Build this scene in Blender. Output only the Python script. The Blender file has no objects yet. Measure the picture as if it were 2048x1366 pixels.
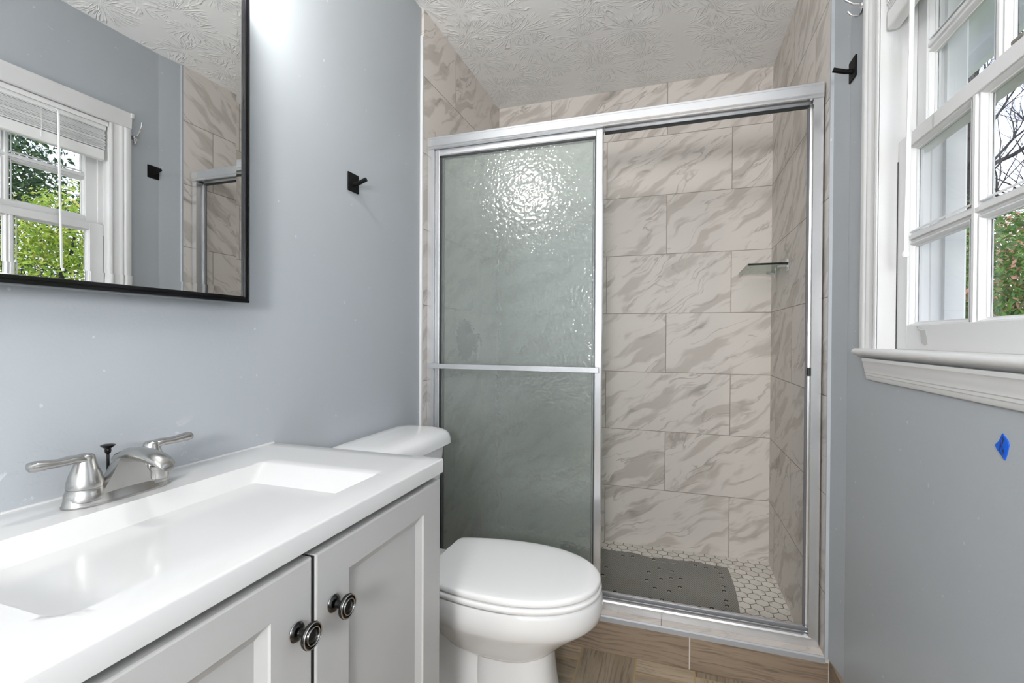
import bpy, bmesh, math, random
from math import sin, cos, pi, radians, sqrt
from mathutils import Vector, Matrix

random.seed(7)
scn = bpy.context.scene
COL = scn.collection

# ------------------------------------------------------------------ camera
CAM = Vector((0.9556, 0.0, 1.103))
YAW, PITCH, ROLL, FPX = 0.3225, 0.008, 0.0053, 956.13
_R = Vector((cos(YAW), sin(YAW), 0))
_F = Vector((-sin(YAW), cos(YAW), 0))
_U = Vector((0, 0, 1))
_F2 = _F * cos(PITCH) - _U * sin(PITCH)
_U2 = _F * sin(PITCH) + _U * cos(PITCH)
_R3 = _R * cos(ROLL) + _U2 * sin(ROLL)
_U3 = -_R * sin(ROLL) + _U2 * cos(ROLL)
cam_d = bpy.data.cameras.new('camera')
cam_d.sensor_width = 36.0
cam_d.lens = FPX / 2048 * 36
cam_d.clip_start = 0.02
cam = bpy.data.objects.new('camera', cam_d)
COL.objects.link(cam)
_m = Matrix((_R3, _U3, -_F2)).transposed().to_4x4()
_m.translation = CAM
cam.matrix_world = _m
scn.camera = cam

# ------------------------------------------------------------------ world, sun, exposure
scn.view_settings.view_transform = 'Standard'
scn.view_settings.look = 'None'
scn.view_settings.gamma = 1.0
scn.view_settings.use_curve_mapping = False
scn.view_settings.exposure = 0.33
scn.cycles.max_bounces = 8
scn.cycles.adaptive_threshold = .02
scn.cycles.transmission_bounces = 10
scn.cycles.transparent_max_bounces = 12
scn.cycles.sample_clamp_indirect = 4.0
scn.cycles.use_denoising = True
scn.cycles.caustics_reflective = False
scn.cycles.caustics_refractive = True

world = bpy.data.worlds.new('sky')
scn.world = world
world.use_nodes = True
wt = world.node_tree
wt.nodes.clear()
w_out = wt.nodes.new('ShaderNodeOutputWorld')
w_bg = wt.nodes.new('ShaderNodeBackground')
w_ramp = wt.nodes.new('ShaderNodeValToRGB')
w_tc = wt.nodes.new('ShaderNodeTexCoord')
w_noise = wt.nodes.new('ShaderNodeTexNoise')
w_noise.inputs['Scale'].default_value = 2.6
w_noise.inputs['Detail'].default_value = 5
w_ramp.color_ramp.elements[0].position = 0.42
w_ramp.color_ramp.elements[0].color = (0.60, 0.72, 1.0, 1)
w_ramp.color_ramp.elements[1].position = 0.62
w_ramp.color_ramp.elements[1].color = (0.95, 0.97, 1.0, 1)
wt.links.new(w_tc.outputs['Generated'], w_noise.inputs['Vector'])
wt.links.new(w_noise.outputs['Fac'], w_ramp.inputs['Fac'])
wt.links.new(w_ramp.outputs['Color'], w_bg.inputs['Color'])
w_bg.inputs['Strength'].default_value = 1.75
wt.links.new(w_bg.outputs[0], w_out.inputs[0])

sun_d = bpy.data.lights.new('sun', 'SUN')
sun_d.energy = 1.9
sun_d.angle = 0.01
sun_d.color = (1.0, 0.95, 0.86)
sun = bpy.data.objects.new('sun', sun_d)
COL.objects.link(sun)
sun.rotation_euler = Vector((0.55, 0.62, -0.75)).to_track_quat('-Z', 'Y').to_euler()

VANITY_GLOW = 112.0        # radiance of the lit shades
CEILING_FILL_GLOW = 20.0
FLOOR_FILL_GLOW = 92.0

# ------------------------------------------------------------------ node helpers
class NT:
    def __init__(self, name):
        self.mat = bpy.data.materials.new(name)
        self.mat.use_nodes = True
        self.t = self.mat.node_tree
        self.bsdf = self.t.nodes['Principled BSDF']
        self.out = self.t.nodes['Material Output']
    def n(self, kind, **props):
        nd = self.t.nodes.new('ShaderNode' + kind)
        for k, v in props.items():
            setattr(nd, k, v)
        return nd
    def put(self, sock, val):
        if isinstance(val, bpy.types.NodeSocket):
            self.t.links.new(val, sock)
        elif val is not None:
            if hasattr(sock, 'default_value'):
                if sock.type == 'RGBA' and len(val) == 3:
                    val = (*val, 1)
                sock.default_value = val
    def m(self, op, a, b=None, c=None, clamp=False):
        nd = self.n('Math', operation=op, use_clamp=clamp)
        for i, v in enumerate((a, b, c)):
            if v is not None:
                self.put(nd.inputs[i], v)
        return nd.outputs[0]
    def vm(self, op, a, b=None):
        nd = self.n('VectorMath', operation=op)
        self.put(nd.inputs[0], a)
        if b is not None:
            self.put(nd.inputs[1], b)
        return nd.outputs['Value'] if op in ('LENGTH', 'DOT_PRODUCT', 'DISTANCE') else nd.outputs[0]
    def xyz(self, x=0., y=0., z=0.):
        nd = self.n('CombineXYZ')
        for i, v in enumerate((x, y, z)):
            self.put(nd.inputs[i], v)
        return nd.outputs[0]
    def sep(self, v):
        nd = self.n('SeparateXYZ')
        self.put(nd.inputs[0], v)
        return nd.outputs
    def noise(self, vec, scale=1., detail=2., rough=.5, dist=0., dim='3D'):
        nd = self.n('TexNoise', noise_dimensions=dim)
        self.put(nd.inputs['Vector'], vec)
        self.put(nd.inputs['Scale'], scale)
        self.put(nd.inputs['Detail'], detail)
        self.put(nd.inputs['Roughness'], rough)
        self.put(nd.inputs['Distortion'], dist)
        return nd.outputs['Fac']
    def smooth(self, v, lo, hi, a=0., b=1.):
        nd = self.n('MapRange', interpolation_type='SMOOTHSTEP')
        for k, x in zip(('Value', 'From Min', 'From Max', 'To Min', 'To Max'), (v, lo, hi, a, b)):
            self.put(nd.inputs[k], x)
        return nd.outputs[0]
    def mix(self, f, a, b):
        nd = self.n('Mix', data_type='RGBA')
        self.put(nd.inputs[0], f)
        self.put(nd.inputs[6], a)
        self.put(nd.inputs[7], b)
        return nd.outputs[2]
    def white(self, vec):
        nd = self.n('TexWhiteNoise', noise_dimensions='3D')
        self.put(nd.inputs['Vector'], vec)
        return nd.outputs['Value'], nd.outputs['Color']
    def bump(self, h, strength=.2, dist=.01, normal=None):
        nd = self.n('Bump')
        self.put(nd.inputs['Height'], h)
        self.put(nd.inputs['Strength'], strength)
        self.put(nd.inputs['Distance'], dist)
        if normal is not None:
            self.put(nd.inputs['Normal'], normal)
        return nd.outputs[0]
    def schlick(self, f0, normal=None):
        lw = self.n('LayerWeight')
        lw.inputs['Blend'].default_value = .5
        if normal is not None:
            self.put(lw.inputs['Normal'], normal)
        return self.m('ADD', f0, self.m('MULTIPLY', self.m('POWER', lw.outputs['Facing'], 5.), 1. - f0))
    def set(self, **kw):
        for k, v in kw.items():
            self.put(self.bsdf.inputs[k.replace('_', ' ')], v)
        return self.mat
    def obj(self):
        return self.n('TexCoord').outputs['Object']
    def gen(self):
        return self.n('NewGeometry').outputs['Position']
    def uv(self):
        return self.n('TexCoord').outputs['UV']

def plain(name, col, rough=.5, metal=0., spec=.5, wobble=0.03, bump=0., bscale=40., coat=0.):
    t = NT(name)
    p = t.gen()
    f = t.noise(p, 6., 4., .6)
    c2 = tuple(max(0., c * (1 - 2 * wobble)) for c in col)
    c1 = tuple(min(1., c * (1 + wobble)) for c in col)
    t.set(Base_Color=t.mix(f, c2, c1), Roughness=rough, Metallic=metal)
    t.bsdf.inputs['Specular IOR Level'].default_value = spec
    t.bsdf.inputs['Coat Weight'].default_value = coat
    t.bsdf.inputs['Coat Roughness'].default_value = .05
    if bump:
        t.set(Normal=t.bump(t.noise(p, bscale, 3.), bump, .003))
    return t.mat

# ------------------------------------------------------------------ materials
def m_paint(name, col, chips=False):
    t = NT(name)
    p = t.gen()
    s = t.sep(p)
    f = t.noise(p, 2.2, 4., .55)
    base = t.mix(f, tuple(c * .965 for c in col), tuple(c * 1.03 for c in col))
    # roller texture + scattered scuffs
    tiny = t.noise(p, 55., 1., .5)
    spk = t.smooth(tiny, .765, .79)
    base = t.mix(t.m('MULTIPLY', spk, .35), base, (.75, .77, .78))
    if chips:
        # worn band of chipped paint just above the vanity top
        z = s[2]
        band = t.m('MULTIPLY', t.smooth(z, .82, .85), t.smooth(z, .945, .90))
        near = t.smooth(s[1], .92, .6)
        band = t.m('MULTIPLY', band, near)
        q = t.vm('MULTIPLY', p, (1., 1., 1.5))
        n1 = t.noise(q, 17., 6., .62, .6)
        n2 = t.noise(q, 5., 2., .5)
        k = t.m('ADD', t.m('MULTIPLY', n1, .65), t.m('MULTIPLY', n2, .35))
        chip = t.m('MULTIPLY', t.smooth(k, .60, .615), band)
        base = t.mix(t.m('MULTIPLY', chip, .5), base, (.66, .68, .69))
        q2 = t.vm('MULTIPLY', p, (1., 1., 3.2))
        n3 = t.noise(q2, 22., 5., .6)
        edge = t.m('MULTIPLY', t.smooth(t.m('ABSOLUTE', t.m('SUBTRACT', n3, .62)), .004, .0), band)
        base = t.mix(t.m('MULTIPLY', edge, .6), base, (.16, .16, .16))
    t.set(Base_Color=base, Roughness=.42)
    t.bsdf.inputs['Specular IOR Level'].default_value = .35
    h = t.noise(p, 160., 2.)
    h2 = t.noise(p, 9., 3.)
    t.set(Normal=t.bump(t.m('ADD', h, t.m('MULTIPLY', h2, 2.5)), .12, .0016))
    return t.mat

def m_ceiling():
    t = NT('ceiling stomp texture')
    p = t.gen()
    s = t.sep(p)
    q = t.xyz(s[0], s[1], 0.)
    hsum = None
    for k, (sc, off) in enumerate(((3.9, 0.), (4.5, 3.71))):
        qq = t.vm('ADD', t.vm('MULTIPLY', q, (sc, sc, 0.)), (off, off * 1.7, 0.))
        vor = t.n('TexVoronoi', voronoi_dimensions='2D', feature='F1')
        t.put(vor.inputs['Vector'], qq)
        t.put(vor.inputs['Scale'], 1.)
        t.put(vor.inputs['Randomness'], .8)
        d = t.vm('SUBTRACT', qq, vor.outputs['Position'])
        ds = t.sep(d)
        r = t.vm('LENGTH', d)
        wob = t.m('MULTIPLY', t.m('SUBTRACT', t.noise(qq, 2.2, 1.), .5), .8)
        ang = t.m('ADD', t.m('ARCTAN2', ds[1], ds[0]), t.m('MULTIPLY', wob, r))
        ca, sa = t.m('COSINE', ang), t.m('SINE', ang)
        cid = t.sep(vor.outputs['Color'])
        # streaks: noise on a circle (direction) stretched along the radius
        vec = t.xyz(t.m('MULTIPLY', ca, 3.0), t.m('MULTIPLY', sa, 3.0),
                    t.m('ADD', t.m('MULTIPLY', r, 1.5), t.m('MULTIPLY', cid[0], 37.)))
        n = t.noise(vec, 1.5, 1., .5)
        ridge = t.smooth(t.m('ABSOLUTE', t.m('SUBTRACT', n, .5)), .075, .0)
        mask = t.m('MULTIPLY', t.smooth(r, .06, .14), t.smooth(r, .56, .33))
        keep = t.smooth(t.noise(t.vm('MULTIPLY', qq, (1., 1., 1.)), 2.4, 2.), .36, .5)
        h = t.m('MULTIPLY', t.m('MULTIPLY', ridge, mask), keep)
        hsum = h if hsum is None else t.m('MAXIMUM', hsum, h)
    fine = t.noise(p, 60., 3.)
    h = t.m('ADD', hsum, t.m('MULTIPLY', fine, .05))
    f = t.noise(p, 1.5, 3.)
    t.set(Base_Color=t.mix(f, (.90, .90, .90), (.93, .93, .93)), Roughness=.6, Normal=t.bump(h, .5, .008))
    return t.mat

TW, TH = .608, .304
def m_tile(name, u0, v0, wid, flip=1., grout=.0016, veins=1., base_a=(.75, .70, .655), base_b=(.70, .65, .605)):
    """large-format marble-look wall tile laid in half bond; UV is in metres."""
    t = NT(name)
    s = t.sep(t.uv())
    u, v = s[0], s[1]
    vr = t.m('DIVIDE', t.m('SUBTRACT', v, v0), TH)
    row = t.m('FLOOR', vr)
    odd = t.m('FLOORED_MODULO', row, 2.)
    ur = t.m('DIVIDE', t.m('ADD', t.m('SUBTRACT', u, u0), t.m('MULTIPLY', odd, TH)), TW)
    colm = t.m('FLOOR', ur)
    fu = t.m('MULTIPLY', t.m('SUBTRACT', ur, colm), TW)
    fv = t.m('MULTIPLY', t.m('SUBTRACT', vr, row), TH)
    du = t.m('MINIMUM', fu, t.m('SUBTRACT', TW, fu))
    dv = t.m('MINIMUM', fv, t.m('SUBTRACT', TH, fv))
    dist = t.m('MINIMUM', du, dv)
    gm = t.smooth(dist, grout * .6, grout * 1.3, 1., 0.)
    rv, rc = t.white(t.xyz(row, colm, wid))
    rs = t.sep(rc)
    uu = t.m('ADD', t.m('MULTIPLY', u, flip), t.m('MULTIPLY', rs[0], 20.))
    vv = t.m('ADD', v, t.m('MULTIPLY', rs[1], 20.))
    th = t.m('ADD', radians(33), t.m('MULTIPLY', t.m('SUBTRACT', rs[2], .5), .22))
    ct, st = t.m('COSINE', th), t.m('SINE', th)
    a = t.m('ADD', t.m('MULTIPLY', uu, ct), t.m('MULTIPLY', vv, st))
    b = t.m('SUBTRACT', t.m('MULTIPLY', vv, ct), t.m('MULTIPLY', uu, st))
    wob = t.noise(t.xyz(uu, vv, 3.), 5., 2., .5)
    b = t.m('ADD', b, t.m('MULTIPLY', t.m('SUBTRACT', wob, .5), .12))
    nb = t.noise(t.xyz(t.m('MULTIPLY', a, 3.2), t.m('MULTIPLY', b, 15.), 1.), 1., 3.5, .55, .25)
    broad = t.smooth(nb, .49, .60)
    nn = t.noise(t.xyz(t.m('MULTIPLY', a, 2.4), t.m('MULTIPLY', b, 10.), 7.), 1., 4., .55, .5)
    vein = t.smooth(t.m('ABSOLUTE', t.m('SUBTRACT', nn, .5)), .022, .002)
    n3 = t.noise(t.xyz(t.m('MULTIPLY', a, 2.6), t.m('MULTIPLY', b, 8.), 13.), 1., 2., .5)
    vein = t.m('MULTIPLY', vein, t.smooth(n3, .42, .62))
    nd = t.noise(t.xyz(t.m('MULTIPLY', a, 4.), t.m('MULTIPLY', b, 9.), 23.), 1., 2., .5)
    dark = t.m('MULTIPLY', t.smooth(nd, .60, .70), t.smooth(nb, .545, .60))
    c = t.mix(t.noise(t.xyz(uu, vv, 0.), 3., 2.), base_a, base_b)
    c = t.mix(t.m('MULTIPLY', broad, .55 * veins), c, (.41, .365, .32))
    c = t.mix(t.m('MULTIPLY', vein, .6 * veins), c, (.33, .295, .26))
    c = t.mix(t.m('MULTIPLY', dark, .5 * veins), c, (.20, .18, .165))
    c = t.mix(gm, c, (.30, .265, .235))
    t.set(Base_Color=c, Roughness=t.mix(gm, (.42, .42, .42), (.8, .8, .8)))
    t.bsdf.inputs['Specular IOR Level'].default_value = .4
    t.set(Normal=t.bump(t.m('MULTIPLY', gm, -1.), .35, .002))
    return t.mat

def m_wood(name, ca, cb, cc, rough=.42):
    """wood-look porcelain: UV runs along the grain in metres, colour attribute 'rnd' shifts each plank."""
    t = NT(name)
    s = t.sep(t.uv())
    at = t.n('Attribute', attribute_name='rnd')
    rs = t.sep(at.outputs['Color'])
    u = t.m('ADD', s[0], t.m('MULTIPLY', rs[0], 30.))
    v = t.m('ADD', s[1], t.m('MULTIPLY', rs[1], 30.))
    warp = t.m('MULTIPLY', t.m('SUBTRACT', t.noise(t.xyz(t.m('MULTIPLY', u, 3.5), t.m('MULTIPLY', v, 9.), 0.), 1., 2., .5), .5), .05)
    vw = t.m('ADD', v, warp)
    n1 = t.noise(t.xyz(t.m('MULTIPLY', u, 5.), t.m('MULTIPLY', vw, 95.), 0.), 1., 4., .65)
    n2 = t.noise(t.xyz(t.m('MULTIPLY', u, 2.), t.m('MULTIPLY', vw, 16.), 4.), 1., 3., .5)
    rings = t.m('SINE', t.m('MULTIPLY', vw, 420.))
    cath = t.m('MULTIPLY', t.smooth(rings, .2, .9), t.smooth(t.noise(t.xyz(t.m('MULTIPLY', u, 4.), t.m('MULTIPLY', v, 9.), 9.), 1., 2.), .5, .62))
    c = t.mix(t.smooth(n2, .3, .7), ca, cb)
    c = t.mix(t.m('MULTIPLY', t.smooth(n1, .48, .66), .7), c, cc)
    c = t.mix(t.m('MULTIPLY', cath, .5), c, cc)
    hs = t.n('HueSaturation')
    t.put(hs.inputs['Value'], t.m('ADD', .82, t.m('MULTIPLY', rs[2], .4)))
    t.put(hs.inputs['Color'], c)
    t.set(Base_Color=hs.outputs[0], Roughness=rough, Normal=t.bump(n1, .15, .001))
    return t.mat

def m_frost():
    t = NT('obscure rain glass')
    p = t.gen()
    n1 = t.n('TexVoronoi', feature='SMOOTH_F1')
    t.put(n1.inputs['Vector'], t.vm('ADD', p, t.xyz(t.m('MULTIPLY', t.noise(p, 20., 2.), .03), 0., t.m('MULTIPLY', t.noise(p, 17., 2.), .03))))
    t.put(n1.inputs['Scale'], 85.)
    t.put(n1.inputs['Smoothness'], .8)
    n2 = t.noise(p, 28., 2., .5)
    h = t.m('ADD', n1.outputs['Distance'], t.m('MULTIPLY', n2, .9))
    nrm = t.bump(h, .25, .006)
    nrm2 = t.bump(h, .11, .006)
    rf = t.n('BsdfRefraction')
    t.put(rf.inputs['Color'], (.92, .95, .935, 1))
    t.put(rf.inputs['Roughness'], .13)
    rf.inputs['IOR'].default_value = 1.3
    t.put(rf.inputs['Normal'], nrm2)
    tl = t.n('BsdfTranslucent')
    t.put(tl.inputs['Color'], (.91, .95, .93, 1))
    m1 = t.n('MixShader')
    m1.inputs[0].default_value = .08
    t.t.links.new(rf.outputs[0], m1.inputs[1])
    t.t.links.new(tl.outputs[0], m1.inputs[2])
    df = t.n('BsdfDiffuse')
    t.put(df.inputs['Color'], (.81, .86, .84, 1))
    m3 = t.n('MixShader')
    m3.inputs[0].default_value = .14
    t.t.links.new(m1.outputs[0], m3.inputs[1])
    t.t.links.new(df.outputs[0], m3.inputs[2])
    gl = t.n('BsdfGlossy')
    t.put(gl.inputs['Roughness'], .15)
    t.put(gl.inputs['Normal'], nrm)
    m2 = t.n('MixShader')
    t.put(m2.inputs[0], t.schlick(.10))
    t.t.links.new(m3.outputs[0], m2.inputs[1])
    t.t.links.new(gl.outputs[0], m2.inputs[2])
    t.t.links.new(m2.outputs[0], t.out.inputs[0])
    return t.mat

def m_glass(name, col=(1, 1, 1), rough=0.0):
    # thin clear sheet: mostly see-through with a fresnel mirror film
    t = NT(name)
    p = t.gen()
    tr = t.n('BsdfTransparent')
    t.put(tr.inputs['Color'], (*col, 1))
    gl = t.n('BsdfGlossy')
    t.put(gl.inputs['Roughness'], t.m('MULTIPLY', t.noise(p, 3., 2.), .02))
    mx = t.n('MixShader')
    t.put(mx.inputs[0], t.m('MULTIPLY', t.schlick(.03), .6))
    t.t.links.new(tr.outputs[0], mx.inputs[1])
    t.t.links.new(gl.outputs[0], mx.inputs[2])
    t.t.links.new(mx.outputs[0], t.out.inputs[0])
    return t.mat

def m_metal(name, col, rough, streak=True, axis=2, metal=1.0):
    t = NT(name)
    p = t.gen()
    sc = [60., 60., 60.]
    sc[axis] = 2.
    n = t.noise(t.vm('MULTIPLY', p, tuple(sc)), 4., 2., .5) if streak else t.noise(p, 8., 2.)
    t.set(Base_Color=t.mix(n, tuple(c * .93 for c in col), col), Metallic=1.0,
          Roughness=t.m('ADD', rough, t.m('MULTIPLY', t.m('SUBTRACT', n, .5), rough * .5)))
    t.bsdf.inputs['Metallic'].default_value = metal
    return t.mat

def m_leaf(name, a, b, c):
    t = NT(name)
    at = t.n('Attribute', attribute_name='rnd')
    rs = t.sep(at.outputs['Color'])
    col = t.mix(rs[0], a, b)
    col = t.mix(t.smooth(rs[1], .75, .95), col, c)
    t.set(Base_Color=col, Roughness=.45)
    tl = t.n('BsdfTranslucent')
    t.put(tl.inputs['Color'], col)
    mx = t.n('MixShader')
    mx.inputs[0].default_value = .35
    t.t.links.new(t.bsdf.outputs[0], mx.inputs[1])
    t.t.links.new(tl.outputs[0], mx.inputs[2])
    t.t.links.new(mx.outputs[0], t.out.inputs[0])
    return t.mat

def m_mat_rubber():
    t = NT('grey perforated rubber')
    p = t.gen()
    s = t.sep(p)
    # staggered little drain holes 6 mm apart
    pitch = .0085
    rowf = t.m('DIVIDE', s[1], pitch)
    row = t.m('FLOOR', rowf)
    off = t.m('MULTIPLY', t.m('FLOORED_MODULO', row, 2.), .5)
    cf = t.m('ADD', t.m('DIVIDE', s[0], pitch), off)
    dx = t.m('SUBTRACT', t.m('FRACT', cf), .5)
    dy = t.m('SUBTRACT', t.m('FRACT', rowf), .5)
    d = t.vm('LENGTH', t.xyz(dx, dy, 0.))
    hole = t.smooth(d, .34, .24)
    n = t.noise(p, 9., 4., .6)
    dirt = t.smooth(t.noise(p, 5., 4., .6), .52, .75)
    c = t.mix(n, (.28, .275, .25), (.36, .35, .32))
    c = t.mix(t.m('MULTIPLY', dirt, .35), c, (.24, .18, .13))
    c = t.mix(t.m('MULTIPLY', hole, .75), c, (.03, .03, .028))
    t.set(Base_Color=c, Roughness=.55, Normal=t.bump(t.m('MULTIPLY', hole, -1.), .6, .003))
    return t.mat

def m_tape():
    t = NT('blue masking tape with printed marks')
    s = t.sep(t.uv())
    n = t.noise(t.xyz(t.m('MULTIPLY', s[0], 9.), t.m('MULTIPLY', s[1], 3.), 0.), 1.6, 3., .7)
    stripe = t.m('MULTIPLY', t.smooth(t.m('ABSOLUTE', t.m('SUBTRACT', s[0], .52)), .20, .14), t.smooth(n, .50, .53))
    t.set(Base_Color=t.mix(stripe, (.0, .10, .62), (.005, .008, .03)), Roughness=.55)
    return t.mat

M = {}
M['wall'] = m_paint('blue grey wall paint', (.41, .437, .462))
M['wall_worn'] = m_paint('blue grey wall paint with chips', (.41, .437, .462), True)
M['ceiling'] = m_ceiling()
M['tile_back'] = m_tile('marble look tile back', 1.2308, .0163, 1.)
M['tile_right'] = m_tile('marble look tile right', -2.46, .0163, 2.)
M['tile_left'] = m_tile('marble look tile left', 2.0 - .304, .0163, 3.)
M['tile_curb'] = m_tile('marble look tile curb', .929, -.1, 4., veins=.45, base_a=(.80, .735, .68), base_b=(.76, .69, .63))
M['hex'] = None
M['wood_floor'] = m_wood('wood look floor tile', (.42, .34, .25), (.33, .26, .185), (.16, .12, .085))
M['wood_base'] = m_wood('wood look base tile', (.31, .235, .17), (.23, .172, .124), (.12, .09, .066))
M['grout_floor'] = plain('ochre floor grout', (.45, .32, .16), .8)
M['grout_hex'] = plain('brown hex grout', (.21, .175, .14), .85)
M['white_paint'] = plain('white gloss trim paint', (.70, .70, .70), .32, bump=.12, bscale=14., wobble=.02)
M['white_ext'] = plain('white outside paint', (.88, .88, .88), .5, wobble=.02)
M['porcelain'] = plain('white vitreous china', (.78, .78, .78), .07, spec=.6, wobble=.004)
M['seat_plastic'] = plain('white seat plastic', (.87, .87, .87), .16, wobble=.004)
M['counter'] = plain('white cultured marble', (.61, .61, .61), .12, wobble=.006)
M['cab_grey'] = plain('grey cabinet paint', (.47, .47, .465), .38, wobble=.012)
M['gap_shade'] = plain('painted door gap shade', (.05, .05, .05), .7)  # near-black paint standing in for shade in the door gap
M['nickel'] = m_metal('brushed nickel', (.50, .49, .475), .24)
M['chrome'] = m_metal('chrome', (.80, .80, .82), .07, streak=False)
M['alu'] = m_metal('bright anodised aluminium', (.68, .685, .70), .24, streak=False, metal=.75)
M['alu_h'] = m_metal('bright anodised aluminium rail', (.68, .685, .70), .24, streak=False, metal=.75)
M['edge_alu'] = plain('matt grey edge profile', (.42, .43, .45), .38, metal=.3)
M['pewter'] = m_metal('antique pewter', (.05, .049, .048), .22, streak=False)
M['pewter_bright'] = m_metal('worn pewter edge', (.50, .49, .48), .25, streak=False)
M['black'] = plain('matt black metal', (.004, .004, .004), .6, spec=.15, wobble=.0)
M['frame_black'] = plain('glossy black frame', (.004, .004, .005), .12, spec=.3, wobble=0.)
M['box_grey'] = plain('grey cabinet box', (.30, .31, .32), .5)
M['gasket'] = plain('dark rubber gasket', (.015, .018, .017), .5)
M['track_dark'] = plain('track groove', (.13, .13, .14), .45)
M['mirror'] = m_metal('mirror silvering', (.90, .91, .905), .0, streak=False)
M['mirror'].node_tree.nodes['Principled BSDF'].inputs['Roughness'].default_value = 0.0
for l in list(M['mirror'].node_tree.links):
    if l.to_socket.name == 'Roughness':
        M['mirror'].node_tree.links.remove(l)
M['frost'] = m_frost()
def m_frost_back():
    t = NT('smooth back of the obscure glass')
    rf = t.n('BsdfRefraction')
    n = t.noise(t.gen(), 4., 2.)
    t.put(rf.inputs['Color'], t.mix(n, (.90, .95, .925), (.93, .97, .95)))
    t.put(rf.inputs['Roughness'], .05)
    rf.inputs['IOR'].default_value = 1.3
    t.t.links.new(rf.outputs[0], t.out.inputs[0])
    return t.mat
M['frost_back'] = m_frost_back()
M['pane'] = m_glass('window pane')
M['shelf_glass'] = m_glass('shelf glass', (.74, .80, .76))
M['edge_glass'] = plain('dark green glass edge', (.006, .012, .010), .1, wobble=0.)
M['rubber'] = m_mat_rubber()
M['rubber_plain'] = plain('grey rubber', (.33, .31, .27), .45)
M['tape'] = m_tape()
M['blind'] = plain('white blind vinyl', (.82, .82, .82), .35, wobble=.01)
M['ivory'] = plain('clear plastic wand', (.85, .86, .87), .2, wobble=.0)
M['paper'] = plain('torn clear tape', (.50, .50, .49), .25, wobble=.15)
M['crack'] = plain('dark paint crack', (.06, .06, .06), .9)
M['leaf_yellow'] = m_leaf('spring leaves', (.20, .34, .035), (.42, .52, .06), (.62, .58, .16))
M['leaf_green'] = m_leaf('evergreen leaves', (.035, .10, .018), (.13, .27, .03), (.45, .22, .14))
M['leaf_dark'] = m_leaf('dark needles', (.018, .05, .018), (.05, .12, .03), (.10, .17, .05))
M['bark'] = plain('dark bark', (.030, .024, .024), .85, wobble=.3)
M['soil'] = plain('lawn soil', (.20, .24, .11), .95, wobble=.3)
def emit(name, col, st):
    t = NT(name)
    t.set(Base_Color=col, Roughness=.3)
    n = t.noise(t.gen(), 5., 1.)
    t.put(t.bsdf.inputs['Emission Color'], (*col, 1))
    t.bsdf.inputs['Emission Strength'].default_value = st
    return t.mat
M['bulb'] = emit('lit frosted glass shade', (1., .985, .955), VANITY_GLOW)
M['globe'] = emit('floor fill globe', (1., .99, .975), FLOOR_FILL_GLOW)
M['dome'] = emit('ceiling fill globe', (1., .985, .96), CEILING_FILL_GLOW)

def m_hex():
    t = NT('white marble hex tile')
    p = t.gen()
    at = t.n('Attribute', attribute_name='rnd')
    rs = t.sep(at.outputs['Color'])
    n = t.noise(t.vm('ADD', t.vm('MULTIPLY', p, (1., 1., 1.)), at.outputs['Color']), 14., 4., .55, 1.)
    c = t.mix(t.smooth(n, .52, .68), (.86, .83, .77), (.70, .65, .58))
    hs = t.n('HueSaturation')
    t.put(hs.inputs['Value'], t.m('ADD', .90, t.m('MULTIPLY', rs[0], .14)))
    t.put(hs.inputs['Color'], c)
    t.set(Base_Color=hs.outputs[0], Roughness=.35)
    return t.mat
M['hex'] = m_hex()

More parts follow.
